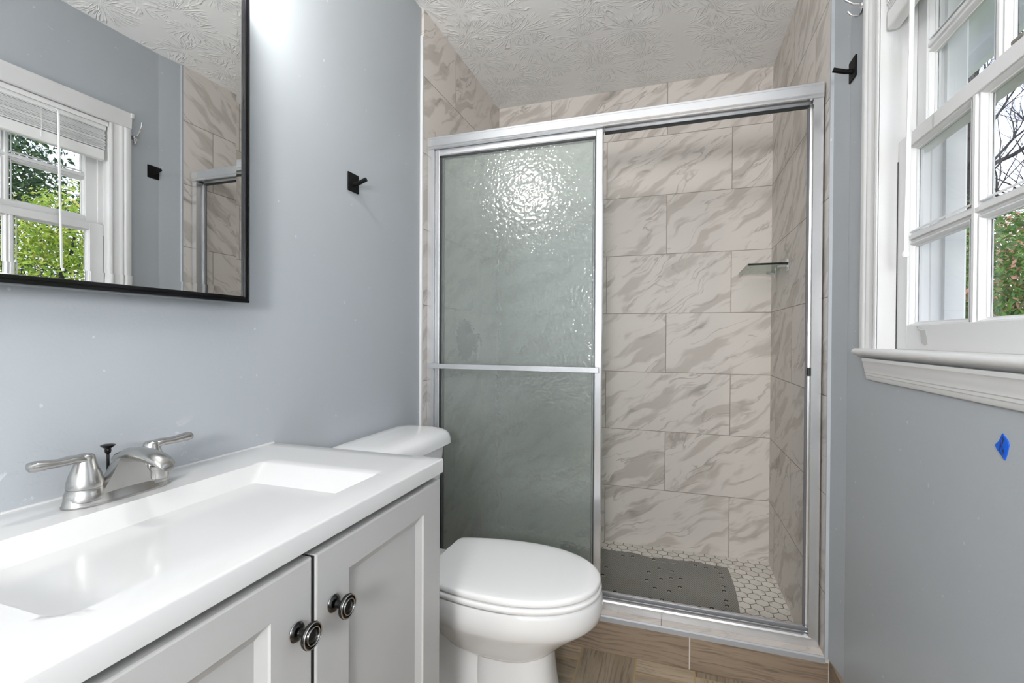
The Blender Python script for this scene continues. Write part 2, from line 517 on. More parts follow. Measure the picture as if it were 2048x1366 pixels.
# ------------------------------------------------------------------ mesh helpers
class MB:
    """collects shapes into one bmesh, then links it as one mesh object"""
    def __init__(self):
        self.bm = bmesh.new()
        self.uv = self.bm.loops.layers.uv.new('UVMap')
        self.rnd = self.bm.loops.layers.float_color.new('rnd')
        self.mi = 0
    def face(self, vs, uvs=None, rnd=None):
        try:
            f = self.bm.faces.new(vs)
        except ValueError:
            return None
        f.material_index = self.mi
        if uvs is not None:
            for l, q in zip(f.loops, uvs):
                l[self.uv].uv = q
        if rnd is not None:
            for l in f.loops:
                l[self.rnd] = (*rnd, 1)
        return f
    def v(self, p):
        return self.bm.verts.new(p)
    def poly(self, pts, uvs=None, rnd=None):
        return self.face([self.v(p) for p in pts], uvs, rnd)
    def box(self, a, b, skip=''):
        x0, y0, z0 = (min(a[i], b[i]) for i in range(3))
        x1, y1, z1 = (max(a[i], b[i]) for i in range(3))
        p = [self.v(q) for q in ((x0, y0, z0), (x1, y0, z0), (x1, y1, z0), (x0, y1, z0),
                                 (x0, y0, z1), (x1, y0, z1), (x1, y1, z1), (x0, y1, z1))]
        for idx in ((0, 3, 2, 1), (4, 5, 6, 7), (0, 1, 5, 4), (1, 2, 6, 5), (2, 3, 7, 6), (3, 0, 4, 7)):
            self.face([p[i] for i in idx])
        return self
    def loft(self, rings, cap=True, closed=True):
        vs = [[self.v(p) for p in r] for r in rings]
        n = len(vs[0])
        for i in range(len(vs) - 1):
            for j in range(n if closed else n - 1):
                k = (j + 1) % n
                self.face([vs[i][j], vs[i][k], vs[i + 1][k], vs[i + 1][j]])
        if cap and closed:
            self.face(list(reversed(vs[0])))
            self.face(vs[-1])
        return self
    def lathe(self, prof, origin=(0, 0, 0), axis='z', n=32, sx=1., sy=1.):
        rings = []
        o = Vector(origin)
        for r, h in prof:
            ring = []
            for i in range(n):
                a = 2 * pi * i / n
                c, s = r * cos(a) * sx, r * sin(a) * sy
                ring.append(o + (Vector((c, s, h)) if axis == 'z' else Vector((h, c, s)) if axis == 'x' else Vector((s, h, c))))
            rings.append(ring)
        return self.loft(rings)
    def tube(self, pts, rad, n=12, flat=1., up=None):
        pts = [Vector(p) for p in pts]
        if not isinstance(rad, (list, tuple)):
            rad = [rad] * len(pts)
        rings = []
        prev = Vector(up) if up else None
        for i, p in enumerate(pts):
            d = (pts[min(i + 1, len(pts) - 1)] - pts[max(i - 1, 0)]).normalized()
            ref = prev if prev is not None else (Vector((0, 0, 1)) if abs(d.z) < .9 else Vector((1, 0, 0)))
            s = d.cross(ref).normalized()
            t = s.cross(d).normalized()
            prev = t
            r = rad[i]
            ra, rb = (r if isinstance(r, tuple) else (r, r * flat))
            rings.append([p + s * (cos(2 * pi * k / n) * ra) + t * (sin(2 * pi * k / n) * rb) for k in range(n)])
        return self.loft(rings)
    def prism(self, prof, axis, a, b):
        """extrude a 2-D profile along an axis: axis 'x' -> profile (y,z); 'y' -> (x,z); 'z' -> (x,y)"""
        def p3(q, t):
            return {'x': (t, q[0], q[1]), 'y': (q[0], t, q[1]), 'z': (q[0], q[1], t)}[axis]
        return self.loft([[p3(q, a) for q in prof], [p3(q, b) for q in prof]])
    def build(self, name, mat, parent=None, smooth=None, bevel=0., seg=2, recalc=True, sub=0):
        if recalc:
            bmesh.ops.recalc_face_normals(self.bm, faces=self.bm.faces)
        me = bpy.data.meshes.new(name)
        self.bm.to_mesh(me)
        self.bm.free()
        for mm in (mat if isinstance(mat, (list, tuple)) else [mat]):
            me.materials.append(mm)
        o = bpy.data.objects.new(name, me)
        COL.objects.link(o)
        if smooth is not None or bevel:
            for p in me.polygons:
                p.use_smooth = True
            me.set_sharp_from_angle(angle=radians(smooth if smooth is not None else 35))
        if bevel:
            b = o.modifiers.new('bevel', 'BEVEL')
            b.width = bevel
            b.segments = seg
            b.limit_method = 'ANGLE'
            b.angle_limit = radians(40)
            b.harden_normals = True
        if sub:
            s = o.modifiers.new('subd', 'SUBSURF')
            s.levels = s.render_levels = sub
        if parent is not None:
            o.parent = parent
            o.matrix_parent_inverse = Matrix.Translation(-parent.location) if parent.parent is None else Matrix.Identity(4)
        return o

def tag(o, label, cat, group=None, kind=None):
    o['label'] = label
    o['category'] = cat
    if group:
        o['group'] = group
    if kind:
        o['kind'] = kind
    return o
def thing(name, loc, label, cat, group=None, kind=None):
    o = bpy.data.objects.new(name, None)
    o.location = loc
    o.empty_display_size = .05
    COL.objects.link(o)
    return tag(o, label, cat, group, kind)
def bx(name, a, b, mat, parent=None, bevel=0., seg=2):
    return MB().box(a, b).build(name, mat, parent, bevel=bevel, seg=seg)
def uvrect(mb, p0, du, dv, w, h, uv0, su=1., rnd=None):
    """a rectangle at p0 spanned by unit vectors du,dv with metre UVs starting at uv0"""
    p0, du, dv = Vector(p0), Vector(du), Vector(dv)
    pts = [p0, p0 + du * w, p0 + du * w + dv * h, p0 + dv * h]
    uvs = [(uv0[0], uv0[1]), (uv0[0] + su * w, uv0[1]), (uv0[0] + su * w, uv0[1] + h), (uv0[0], uv0[1] + h)]
    return mb.poly(pts, uvs, rnd)
def rrect(x0, x1, y0, y1, r, z, n=6):
    pts = []
    for cx, cy, a0 in ((x1 - r, y1 - r, 0), (x0 + r, y1 - r, 90), (x0 + r, y0 + r, 180), (x1 - r, y0 + r, 270)):
        for i in range(n + 1):
            a = radians(a0 + 90 * i / n)
            pts.append((cx + r * cos(a), cy + r * sin(a), z))
    return pts

# ------------------------------------------------------------------ room shell
WO_ = 1.585
W = 1.430           # painted right wall
TWX = 1.408         # tiled right wall face
TLX = 0.010         # tiled left wall face
H = 2.410
YB = 2.578          # shower back wall
YT = 1.690          # front of the tiling and of the curb
Y0 = -1.45          # wall behind the camera

# floor: wood-look tiles in alternating upright and cross-laid columns over ochre grout
mb = MB()
mb.box((-.1, Y0 - .1, -.12), (W + .1, YT + .06, -.0012))
fl_g = mb
fl_g.mi = 1
g = .0022
def plank(x0, x1, y0, y1, along):
    x0, x1 = max(x0, 0.), min(x1, W)
    y0, y1 = max(y0, Y0), min(y1, YT + .002)
    if x1 - x0 < .01 or y1 - y0 < .01:
        return
    r = (random.random(), random.random(), random.random())
    x0 += g; x1 -= g; y0 += g; y1 -= g
    c = [(x0, y0), (x1, y0), (x1, y1), (x0, y1)]
    uv = [(p[0], p[1]) if along == 'x' else (p[1], p[0]) for p in c]
    fl_g.poly([(p[0], p[1], 0.) for p in c], uv, r)
cw = .1865
for i in range(-4, 5):
    xa = .662 + cw * i
    if i % 2 == 0:
        yy = 1.69 + .25 + (.28 if i % 4 else 0)
        while yy > Y0:
            plank(xa, xa + cw, yy - .56, yy, 'y')
            yy -= .56
    else:
        yy = 1.616 + cw
        while yy > Y0:
            plank(xa, xa + cw, yy - cw, yy, 'x')
            yy -= cw
tag(fl_g.build('floor', [M['grout_floor'], M['wood_floor']]), 'wood-look tile floor with ochre grout lines', 'floor', kind='structure')

tag(bx('ceiling', (-.12, Y0 - .1, H), (WO_, YB + .12, H + .12), M['ceiling']), 'white ceiling with stomped starburst texture', 'ceiling', kind='structure')
tag(bx('wall_left', (-.12, Y0 - .1, -.02), (0, YB + .12, H), M['wall_worn']), 'blue grey painted wall behind the vanity', 'wall', kind='structure')
tag(bx('wall_front', (-.12, Y0 - .12, -.02), (WO_, Y0, H), M['wall']), 'blue grey painted wall opposite the shower', 'wall', kind='structure')

# right wall with the window opening
OY0, OY1, OZ0, OZ1 = .525, 1.388, 1.056, 2.008     # finished opening
WO = W + .155
mb = MB()
mb.box((W, Y0 - .1, -.02), (WO, OY0 - .02, H))
mb.box((W, OY1 + .02, -.02), (WO, YB + .12, H))
mb.box((W, OY0 - .02, -.02), (WO, OY1 + .02, OZ0 - .02))
mb.box((W, OY0 - .02, OZ1 + .02), (WO, OY1 + .02, H))
tag(mb.build('wall_right', M['wall']), 'blue grey painted wall around the window', 'wall', kind='structure')

# shower tiling: three thin slabs
def slab(name, a, b, mat, face, label):
    mb = MB()
    mb.box(a, b)
    if face == 'back':
        uvrect(mb, (a[0], a[1] - .0004, a[2]), (1, 0, 0), (0, 0, 1), b[0] - a[0], b[2] - a[2], (a[0], a[2]))
    elif face == 'right':
        uvrect(mb, (a[0] - .0004, b[1], a[2]), (0, -1, 0), (0, 0, 1), b[1] - a[1], b[2] - a[2], (-b[1], a[2]))
        uvrect(mb, (a[0], a[1] - .0003, a[2]), (1, 0, 0), (0, 0, 1), b[0] - a[0], b[2] - a[2], (-a[1], a[2]))
    else:
        uvrect(mb, (b[0] + .0004, a[1], a[2]), (0, 1, 0), (0, 0, 1), b[1] - a[1], b[2] - a[2], (a[1], a[2]))
        uvrect(mb, (a[0], a[1] - .0003, a[2]), (1, 0, 0), (0, 0, 1), b[0] - a[0], b[2] - a[2], (a[1] - .01, a[2]))
    o = mb.build(name, mat, recalc=False)
    return tag(o, label, 'wall', kind='structure')
slab('wall_back', (-.0, YB, -.02), (W, YB + .1, H), M['tile_back'], 'back', 'marble-look tiled back wall of the shower')
slab('wall_shower_left', (0, YT + .012, .0), (TLX, YB, H), M['tile_left'], 'left', 'marble-look tiled side wall of the shower behind the frosted panel')
slab('wall_shower_right', (TWX, YT + .004, .0), (W, YB, H), M['tile_right'], 'right', 'marble-look tiled side wall of the shower carrying the glass shelf')
tag(bx('trim_1', (0, YT, 0.0), (TLX + .001, YT + .012, 2.30), M['white_paint'], bevel=.002), 'white edge strip between blue wall and tile beside the toilet', 'trim', kind='structure')
tag(MB().prism([(TWX - .0008, YT + .004), (TWX - .0008, YT - .003), (TWX + .008, YT - .004), (W - .0002, YT - .098), (W + .001, YT + .004)], 'z', .127, H).build('trim_2', M['wall'], smooth=20), 'painted edge strip between tile and blue wall beside the window', 'trim', kind='structure')

# shower pan: hex mosaic over grout
ZF = .022
mb = MB()
mb.box((0, YT + .1, -.12), (W, YB, ZF - .0015))
mb.mi = 1
hp = .0495
R = hp / sqrt(3)
row = 0
y = YT + .10
while y < YB + R:
    x = (hp / 2 if row % 2 else 0.) + .004
    while x < W + hp:
        rr = R - .0019
        pts = []
        for k in range(6):
            a = radians(30 + 60 * k)
            px, py = x + rr * cos(a), y + rr * sin(a)
            pts.append((min(max(px, TLX), TWX), min(max(py, YT + .1), YB)))
        if max(p[0] for p in pts) - min(p[0] for p in pts) > .006 and max(p[1] for p in pts) - min(p[1] for p in pts) > .006:
            rc = (random.random(), random.random(), random.random())
            mb.poly([(p[0], p[1], ZF) for p in pts], None, rc)
        x += hp
    y += R * 1.5
    row += 1
tag(mb.build('floor_shower', [M['grout_hex'], M['hex']]), 'white hexagon mosaic floor of the shower', 'floor', kind='structure')

# curb: marble cap, aluminium edge, wood-look face tiles
ZC = .127
mb = MB()
mb.box((0, YT + .006, -.02), (W, YT + .128, ZC - .001))
uvrect(mb, (0, YT + .004, ZC), (1, 0, 0), (0, 1, 0), W, .124, (0, 0.02))
uvrect(mb, (0, YT + .1285, 0), (1, 0, 0), (0, 0, 1), W, ZC, (0, 0.02))
curb = tag(mb.build('trim_3', M['tile_curb'], recalc=False), 'low shower curb capped with pale marble tile', 'curb', kind='structure')
MB().prism([(YT - .001, ZC - .019), (YT + .006, ZC - .019), (YT + .006, ZC + .0006), (YT + .003, ZC + .0012), (YT - .001, ZC - .003)], 'x', 0, TWX + .002).build('edge_profile', M['edge_alu'], curb, smooth=40)
def base_tile(x0, x1):
    mb = MB()
    r = (random.random(), random.random(), .45)
    mb.box((x0, YT + .001, 0.0005), (x1, YT + .0058, ZC - .0195))
    uvrect(mb, (x0, YT + .0007, .0005), (1, 0, 0), (0, 0, 1), x1 - x0, ZC - .020, (x0, 0), 1., r)
    return mb.build('base_tile', M['wood_base'], curb, recalc=False)
for x0, x1 in ((.0, .4075), (.4105, 1.0175), (1.0215, W - .0122)):
    base_tile(x0, x1)
bx('grout', (0, YT + .002, .0), (W - .0108, YT + .006, ZC - .0195), plain('pale base grout', (.62, .58, .53), .8), curb)
# baseboard tiles on the right wall
mb = MB()
for k in range(6):
    y1 = YT - .002 - k * .61
    y0 = max(y1 - .606, Y0)
    if y1 < Y0 + .02:
        break
    mb.box((W - .010, y0, .0005), (W, y1, .124))
    uvrect(mb, (W - .0103, y1, .0005), (0, -1, 0), (0, 0, 1), y1 - y0, .1235, (0, 0), 1., (random.random(), random.random(), .45))
tag(mb.build('baseboard_right', M['wood_base'], recalc=False), 'wood-look tile baseboard along the window wall', 'baseboard', kind='structure')

# ------------------------------------------------------------------ window
win = thing('window_1', (W, .855, OZ0), 'white painted double-hung window with six panes per sash', 'window', kind='structure')
CT = .022          # casing projection
cp = [(0, 0), (0, .004), (.005, .006), (.010, .0058), (.013, .0040), (.030, .0052), (.036, .0066), (.040, .0092), (.045, .0100), (.049, .0082), (.052, .0086), (.056, .0118), (.061, .0130), (.074, .0130), (.079, .0115), (.081, .0085), (.081, 0)]
MB().prism([(W - d, OY1 + s) for s, d in cp], 'z', OZ0 + .024, OZ1).build('casing', M['white_paint'], win, smooth=30)
MB().prism([(W - d, OY0 - s) for s, d in cp], 'z', OZ0 + .024, OZ1).build('casing', M['white_paint'], win, smooth=30)
MB().prism([(W - d * 1.1, OZ1 + s * .84) for s, d in [(0, 0), (0, .006), (.004, .010), (.060, .0115), (.066, .014), (.081, .014), (.081, 0)]], 'y', OY0 - .081, OY1 + .081).build('casing', M['white_paint'], win, smooth=30)
bx('cap_block', (W - .019, OY1 + .074, OZ1 + .050), (W, OY1 + .088, OZ1 + .070), M['white_paint'], win, bevel=.003)
# stool with a rounded nose, apron with stepped mouldings
MB().prism([(W - .017, OZ0 + .0075), (W - .021, OZ0 + .010), (W - .0235, OZ0 + .015), (W - .022, OZ0 + .020), (W - .017, OZ0 + .0238), (W + .04, OZ0 + .025), (W + .04, OZ0), (W - .004, OZ0), (W - .012, OZ0 + .0062)], 'y', OY0 - .094, OY1 + .099).build('stool', M['white_paint'], win, smooth=50)
ap = [(0, .0), (.0165, .0), (.0165, -.007), (.0145, -.010), (.0140, -.017), (.0115, -.026), (.0105, -.032), (.0105, -.035), (.0090, -.037), (.0090, -.042), (.0075, -.044), (.0070, -.050), (.0055, -.053), (0, -.055)]
MB().prism([(W - d, OZ0 + z) for d, z in ap], 'y', OY0 - .045, OY1 + .045).build('apron', M['white_paint'], win, smooth=30)
# jambs: stepped liner with the two sash runs, wide enough to reach the outside
XE = 1.600
def jamb(sy, y):
    mb = MB()
    s = sy
    prof = [(W - .001, y), (W + .037, y), (W + .0375, y + s * .002), (W + .0415, y + s * .002), (W + .0425, y + s * .011), (W + .062, y + s * .011), (W + .063, y - s * .006), (W + .072, y - s * .006), (W + .0725, y + s * .003),
            (W + .104, y + s * .003), (W + .106, y + s * .000), (W + .1075, y + s * .012), (W + .132, y + s * .012), (W + .133, y + s * .001), (XE, y + s * .002), (XE, y + s * .03), (W - .001, y + s * .03)]
    return mb.prism(prof, 'z', OZ0 - .02, OZ1 + .02).build('jamb', M['white_paint'], win, smooth=20)
jamb(1, OY1)
jamb(-1, OY0)
bx('head_jamb', (W - .001, OY0 - .02, OZ1), (XE, OY1 + .02, OZ1 + .02), M['white_paint'], win)
MB().prism([(W + .04, OZ0 - .02), (W + .04, OZ0 + .0245), (W + .07, OZ0 + .024), (XE + .03, OZ0 - .006), (XE + .03, OZ0 - .02)], 'y', OY0, OY1).build('sill', M['white_ext'], win)
bx('exterior_casing', (WO, OY1 + .004, OZ0 - .02), (XE + .004, OY1 + .10, OZ1 + .12), M['white_ext'], win)
bx('exterior_casing', (WO, OY0 - .10, OZ0 - .02), (XE + .004, OY0 - .004, OZ1 + .12), M['white_ext'], win)

def sash(name, xf, y0, y1, z0, z1, zg0, zg1, zmun, stile, th, label=None):
    """xf = room face; glass between zg0..zg1; three lights wide, two high, beads moulded round each light"""
    fr = MB()
    x1 = xf + th
    fr.box((xf, y0, z0), (x1, y0 + stile, z1))
    fr.box((xf, y1 - stile, z0), (x1, y1, z1))
    fr.box((xf, y0 + stile, z0), (x1, y1 - stile, zg0))
    fr.box((xf, y0 + stile, zg1), (x1, y1 - stile, z1))
    fo = fr.build(name, M['white_paint'], win, bevel=.0015)
    ya, yb = y0 + stile, y1 - stile
    mw = .026
    pw = (yb - ya - 2 * mw) / 3
    for k in (1, 2):
        c = ya + k * pw + (k - .5) * mw
        MB().prism([(xf + .0015, c - .004), (xf + .0015, c + .004), (xf + .006, c + .006), (xf + .007, c + .010), (xf + .018, c + .013), (x1 - .004, c + .013), (x1 - .004, c - .013), (xf + .018, c - .013), (xf + .007, c - .010), (xf + .006, c - .006)], 'z', zg0, zg1).build('muntin', M['white_paint'], fo, smooth=25)
    MB().prism([(xf + .002, zmun - .004), (xf + .002, zmun + .004), (xf + .0065, zmun + .006), (xf + .0075, zmun + .010), (xf + .018, zmun + .013), (x1 - .0042, zmun + .013), (x1 - .0042, zmun - .013), (xf + .018, zmun - .013), (xf + .0075, zmun - .010), (xf + .0065, zmun - .006)], 'y', ya, yb).build('muntin', M['white_paint'], fo, smooth=25)
    # glazing beads
    bd = MB()
    for k in range(3):
        a = ya + k * (pw + mw)
        b = a + pw
        for (c, d) in ((zg0, zmun - .013), (zmun + .013, zg1)):
            def ring(i, x):
                return [(x, a + i, c + i), (x, b - i, c + i), (x, b - i, d - i), (x, a + i, d - i)]
            e0 = .001
            bd.loft([ring(-e0, xf + .004), ring(.0015, xf + .004), ring(.004, xf + .008), ring(.0055, xf + .013), ring(.008, xf + .0135), ring(.008, xf + .019)], cap=False)
    bd.build('glazing_bead', M['white_paint'], fo, smooth=25, recalc=False)
    ck = MB()
    for k in range(3):
        b = ya + k * (pw + mw) + pw - .0078
        for (c, d) in ((zg0 + .006, zmun - .02), (zmun + .018, zg1 - .008)):
            n_ = 14
            w_ = [.0007 + .0009 * abs(sin(i * 2.3 + k)) for i in range(n_ + 1)]
            ck.loft([[(xf + .0186, b - w_[i], c + (d - c) * i / n_), (xf + .0186, b + .0002, c + (d - c) * i / n_), (xf + .0192, b + .0002, c + (d - c) * i / n_), (xf + .0192, b - w_[i], c + (d - c) * i / n_)] for i in range(n_ + 1)])
    ck.build('putty_crack', M['crack'], fo)
    for k in range(3):
        a = ya + k * (pw + mw)
        for (c, d) in ((zg0, zmun), (zmun, zg1)):
            bx('pane', (xf + .019, a - .003, c - .003), (xf + .0215, a + pw + .003, d + .003), M['pane'], fo)
    return fo
lower = sash('lower_sash', W + .040, OY0 + .001, OY1 + .0015, OZ0 + .0245, 1.577, 1.136, 1.546, 1.337, .052, .030)
upper = sash('upper_sash', W + .073, OY0 + .001, OY1 + .0025, 1.548, OZ1 - .001, 1.605, 1.960, 1.774, .050, .028)
for yy in (.957,):
    lk = MB()
    lk.lathe([(.016, 0), (.016, .006), (.010, .010), (.0, .012)], (W + .056, yy, 1.577), 'z', 20)
    lk.box((W + .044, yy - .006, 1.581), (W + .060, yy + .040, 1.588))
    lk.build('sash_lock', M['nickel'], lower, bevel=.0015)
# cracked paint line between stop and sash
bx('paint_crack', (W + .0385, OY1 - .0004, OZ0 + .025), (W + .0396, OY1 + .003, 1.53), M['crack'], win)

# eave outside above the window
ev = MB()
ev.box((WO, Y0 - 1.0, 2.200), (2.06, YB + 3.0, 2.225))
ev.box((2.035, Y0 - 1.0, 2.138), (2.06, YB + 3.0, 2.34))
tag(ev.build('trim_4', M['white_ext']), 'white eave with fascia board outside above the window', 'eave', kind='structure')

# torn sticky tape on the bottom rail
mb = MB()
XS = W + .040
pts = [(1.272, 1.122), (1.250, 1.125), (1.244, 1.112), (1.239, 1.094), (1.252, 1.090), (1.266, 1.096), (1.270, 1.110)]
mb.loft([[(XS - .0006, p[0], p[1]) for p in pts], [(XS - .0001, p[0], p[1]) for p in pts]])
mb.loft([[(XS - .001, 1.286, 1.131), (XS - .006, 1.274, 1.133), (XS - .009, 1.260, 1.128), (XS - .005, 1.256, 1.123), (XS - .0008, 1.266, 1.124)],
         [(XS - .0005, 1.286, 1.132), (XS - .0055, 1.274, 1.134), (XS - .0085, 1.260, 1.129), (XS - .0045, 1.256, 1.124), (XS - .0003, 1.266, 1.125)]])
tag(mb.build('torn_sticker', M['paper']), 'crumpled scrap of clear tape on the bottom rail of the window', 'tape')

# raised blind
bl = thing('window_blind', (W + .02, .957, 1.99), 'white mini blind pulled up at the top of the window with hanging wand', 'blind')
bx('headrail', (W + .010, OY0 + .006, 1.972), (W + .034, OY1 - .006, 2.006), M['blind'], bl, bevel=.002)
MB().prism([(W + .004, 1.988), (W + .007, 1.988), (W + .008, 2.006), (W + .003, 2.006), (W + .002, 1.996)], 'y', OY0 + .003, OY1 - .003).build('valance', M['blind'], bl, smooth=40)
for k in range(24):
    z = 1.888 + k * .0040
    dx = .0010 * sin(k * 2.1) + .003 * max(0, sin(k * .8)) 
    MB().prism([(W + .010 + dx, z), (W + .020 + dx, z + .0012), (W + .033 + dx, z), (W + .033 + dx, z + .0026), (W + .020 + dx, z + .0038), (W + .010 + dx, z + .0026)], 'y', OY0 + .010 + .002 * sin(k), OY1 - .010 + .0015 * sin(k * 1.7)).build('slat', M['blind'], bl)
bx('bottom_rail', (W + .008, OY0 + .008, 1.842), (W + .034, OY1 - .012, 1.886), M['blind'], bl, bevel=.006, seg=3)
wd = MB()
wd.tube([(W + .012, 1.205, 1.985), (W - .004, 1.205, 1.978), (W - .006, 1.206, 1.962)], .0013, 8)
wd.tube([(W - .006, 1.206, 1.964), (W - .010, 1.215, 1.286)], .0045, 6)
wd.lathe([(.0045, 0), (.006, .003), (.006, .010), (.0045, .013)], (W - .010, 1.215, 1.276), 'z', 8)
wd.build('tilt_wand', M['ivory'], bl, smooth=40)
for yy in (.66, 1.16):
    MB().tube([(W + .0075, yy, 1.985), (W + .0075, yy, 1.86)], .0008, 6).build('lift_cord', M['blind'], bl)

# ------------------------------------------------------------------ outside
gnd = MB()
N = 24
for i in range(N):
    for j in range(N):
        pass
gnd.box((WO, -12, -.9), (26, 26, -.6))
tag(gnd.build('ground', M['soil']), 'ground outside the window', 'ground', kind='structure')

def leaves(mb, center, rad, n, size, squash=1.0, shell=.35, rng=None):
    rng = rng or random
    cx, cy, cz = center
    for _ in range(n):
        d = Vector((rng.gauss(0, 1), rng.gauss(0, 1), rng.gauss(0, 1))).normalized()
        r = rad * (shell + (1 - shell) * rng.random() ** .5) * (1 + .18 * sin(5 * d.x + 3 * d.z) * cos(4 * d.y))
        p = Vector((cx + d.x * r, cy + d.y * r, cz + d.z * r * squash))
        nrm = (d + Vector((rng.uniform(-1, 1), rng.uniform(-1, 1), rng.uniform(-.4, 1)))).normalized()
        t = nrm.orthogonal().normalized()
        t = Matrix.Rotation(rng.uniform(0, 2 * pi), 3, nrm) @ t
        b = nrm.cross(t)
        s = size * rng.uniform(.6, 1.25)
        rc = (rng.random(), rng.random(), rng.random())
        tip, base = p + t * s, p - t * s
        l, rgt = p + b * s * .42 + nrm * s * .16, p - b * s * .42 + nrm * s * .16
        mb.face([mb.v(base), mb.v(rgt), mb.v(tip)], None, rc)
        mb.face([mb.v(base), mb.v(tip), mb.v(l)], None, rc)
def branch(mb, p, d, length, rad, depth, rng):
    pts, rads = [p.copy()], [rad]
    q = p.copy()
    dd = d.normalized()
    n = 5
    for i in range(n):
        dd = (dd + Vector((rng.uniform(-.22, .22), rng.uniform(-.22, .22), rng.uniform(-.12, .2)))).normalized()
        q = q + dd * (length / n)
        pts.append(q.copy())
        rads.append(rad * (1 - .62 * (i + 1) / n))
    mb.tube(pts, rads, 6 if depth > 0 else 4)
    if depth > 0:
        for _ in range(5 if depth > 1 else 4):
            k = rng.randint(1, n)
            nd = (dd + Vector((rng.uniform(-1, 1), rng.uniform(-1, 1), rng.uniform(-.35, .8)))).normalized()
            branch(mb, pts[k], nd, length * rng.uniform(.45, .75), rads[k] * .62, depth - 1, rng)
def bush(name, blobs, mat, n, size, label, group, trunk=None):
    x, y, z = blobs[0][0]
    o = thing(name, (x, y, -.6), label, 'tree' if 'tree' in name else 'shrub', group)
    mb = MB()
    rng = random.Random(len(name) + int(x * 100))
    for c, r, k in blobs:
        leaves(mb, c, r, int(n * k), size, .9, .45, rng)
    mb.build('foliage', mat, o, recalc=False)
    st = MB()
    rng = random.Random(int(x * 77))
    for c, r, k in blobs:
        st.tube([(x, y, -.6), ((x + c[0]) / 2, (y + c[1]) / 2, (c[2] - .6) / 2), c], [.05 + .03 * r, .04, .012], 8)
    st.build('trunk', M['bark'], o, smooth=60)
    return o
G1 = 'greenery outside the window'
# seen straight through the window (far to the upper right of the room)
bush('evergreen_shrub', [((3.6, 5.0, 1.45), .75, 1.), ((3.05, 5.3, 1.2), .7, .8), ((4.3, 4.7, 1.2), .75, .8), ((3.5, 4.9, .5), .85, .7)], M['leaf_green'], 5200, .028, 'dense green leafy shrub in the lower panes of the window', G1)
bush('evergreen_shrub', [((4.1, 6.5, 1.95), .8, 1.), ((3.4, 6.8, 1.75), .7, .8), ((5.0, 6.2, 1.7), .85, .8)], M['leaf_green'], 4200, .034, 'taller green shrub rising behind the nearest shrub outside', G1)
bush('hillside_tree', [((8.5, 13.0, 2.3), 1.9, 1.), ((6.5, 14.0, 2.0), 1.8, 1.), ((10.5, 11.5, 2.0), 1.9, 1.)], m_leaf('autumn leaves', (.26, .13, .05), (.42, .26, .10), (.24, .28, .08)), 3200, .085, 'distant rusty brown tree low behind the shrubs', G1)
def bare_tree(x, y, h, seed, label, lean=(0, 0), nb=19):
    o = thing('bare_tree', (x, y, -.6), label, 'tree', G1)
    rng = random.Random(seed)
    tr, br = MB(), MB()
    pts = [Vector((x + lean[0] * t, y + lean[1] * t, -.6 + h * t)) for t in (0, .15, .3, .45, .6, .75, .9, 1.)]
    for p in pts[1:]:
        p.x += rng.uniform(-.05, .05)
        p.y += rng.uniform(-.05, .05)
    tr.tube(pts, [.085, .075, .065, .058, .05, .04, .028, .015], 10)
    tr.build('trunk', M['bark'], o, smooth=60)
    for k in range(nb):
        p = pts[2 + k % 6] if k < nb - 1 else pts[-1]
        a = k * 2.4 + rng.uniform(-.4, .4)
        branch(br, p.copy(), Vector((cos(a), sin(a), rng.uniform(.15, .75))), rng.uniform(1.2, 2.1), .034, 3 if k % 2 == 0 else 2, rng)
    br.build('branches', M['bark'], o, smooth=60)
    return o
bare_tree(4.52, 7.6, 6.4, 5, 'leafless dark-barked tree with its trunk showing beside the window frame')
bare_tree(6.35, 8.2, 7.0, 11, 'leafless tree whose branches fill the upper panes of the window', (.3, -.3))
# seen in the mirror, straight out across the room
bush('spring_tree', [((6.1, 3.35, 1.5), .95, 1.), ((5.6, 3.0, .7), .85, .9), ((6.4, 4.0, .6), .9, .9), ((5.8, 3.7, 2.3), .6, .6)], M['leaf_yellow'], 4600, .034, 'yellow-green leafy tree reflected in the mirror', G1)
bush('conifer_tree', [((8.2, 4.2, 2.6), 1.25, 1.), ((8.4, 3.8, 1.2), 1.3, 1.), ((7.7, 3.6, 3.4), .9, .8), ((8.0, 4.8, .8), 1.1, .9)], M['leaf_dark'], 5000, .045, 'dark evergreen tree behind the yellow-green tree in the mirror', G1)
bush('spring_tree', [((5.9, 2.0, .8), .9, 1.), ((5.5, 1.6, .3), .8, .8), ((6.3, 2.6, 1.8), .8, .8)], M['leaf_yellow'], 4000, .034, 'low yellow-green bush behind the lowest window panes in the mirror', G1)

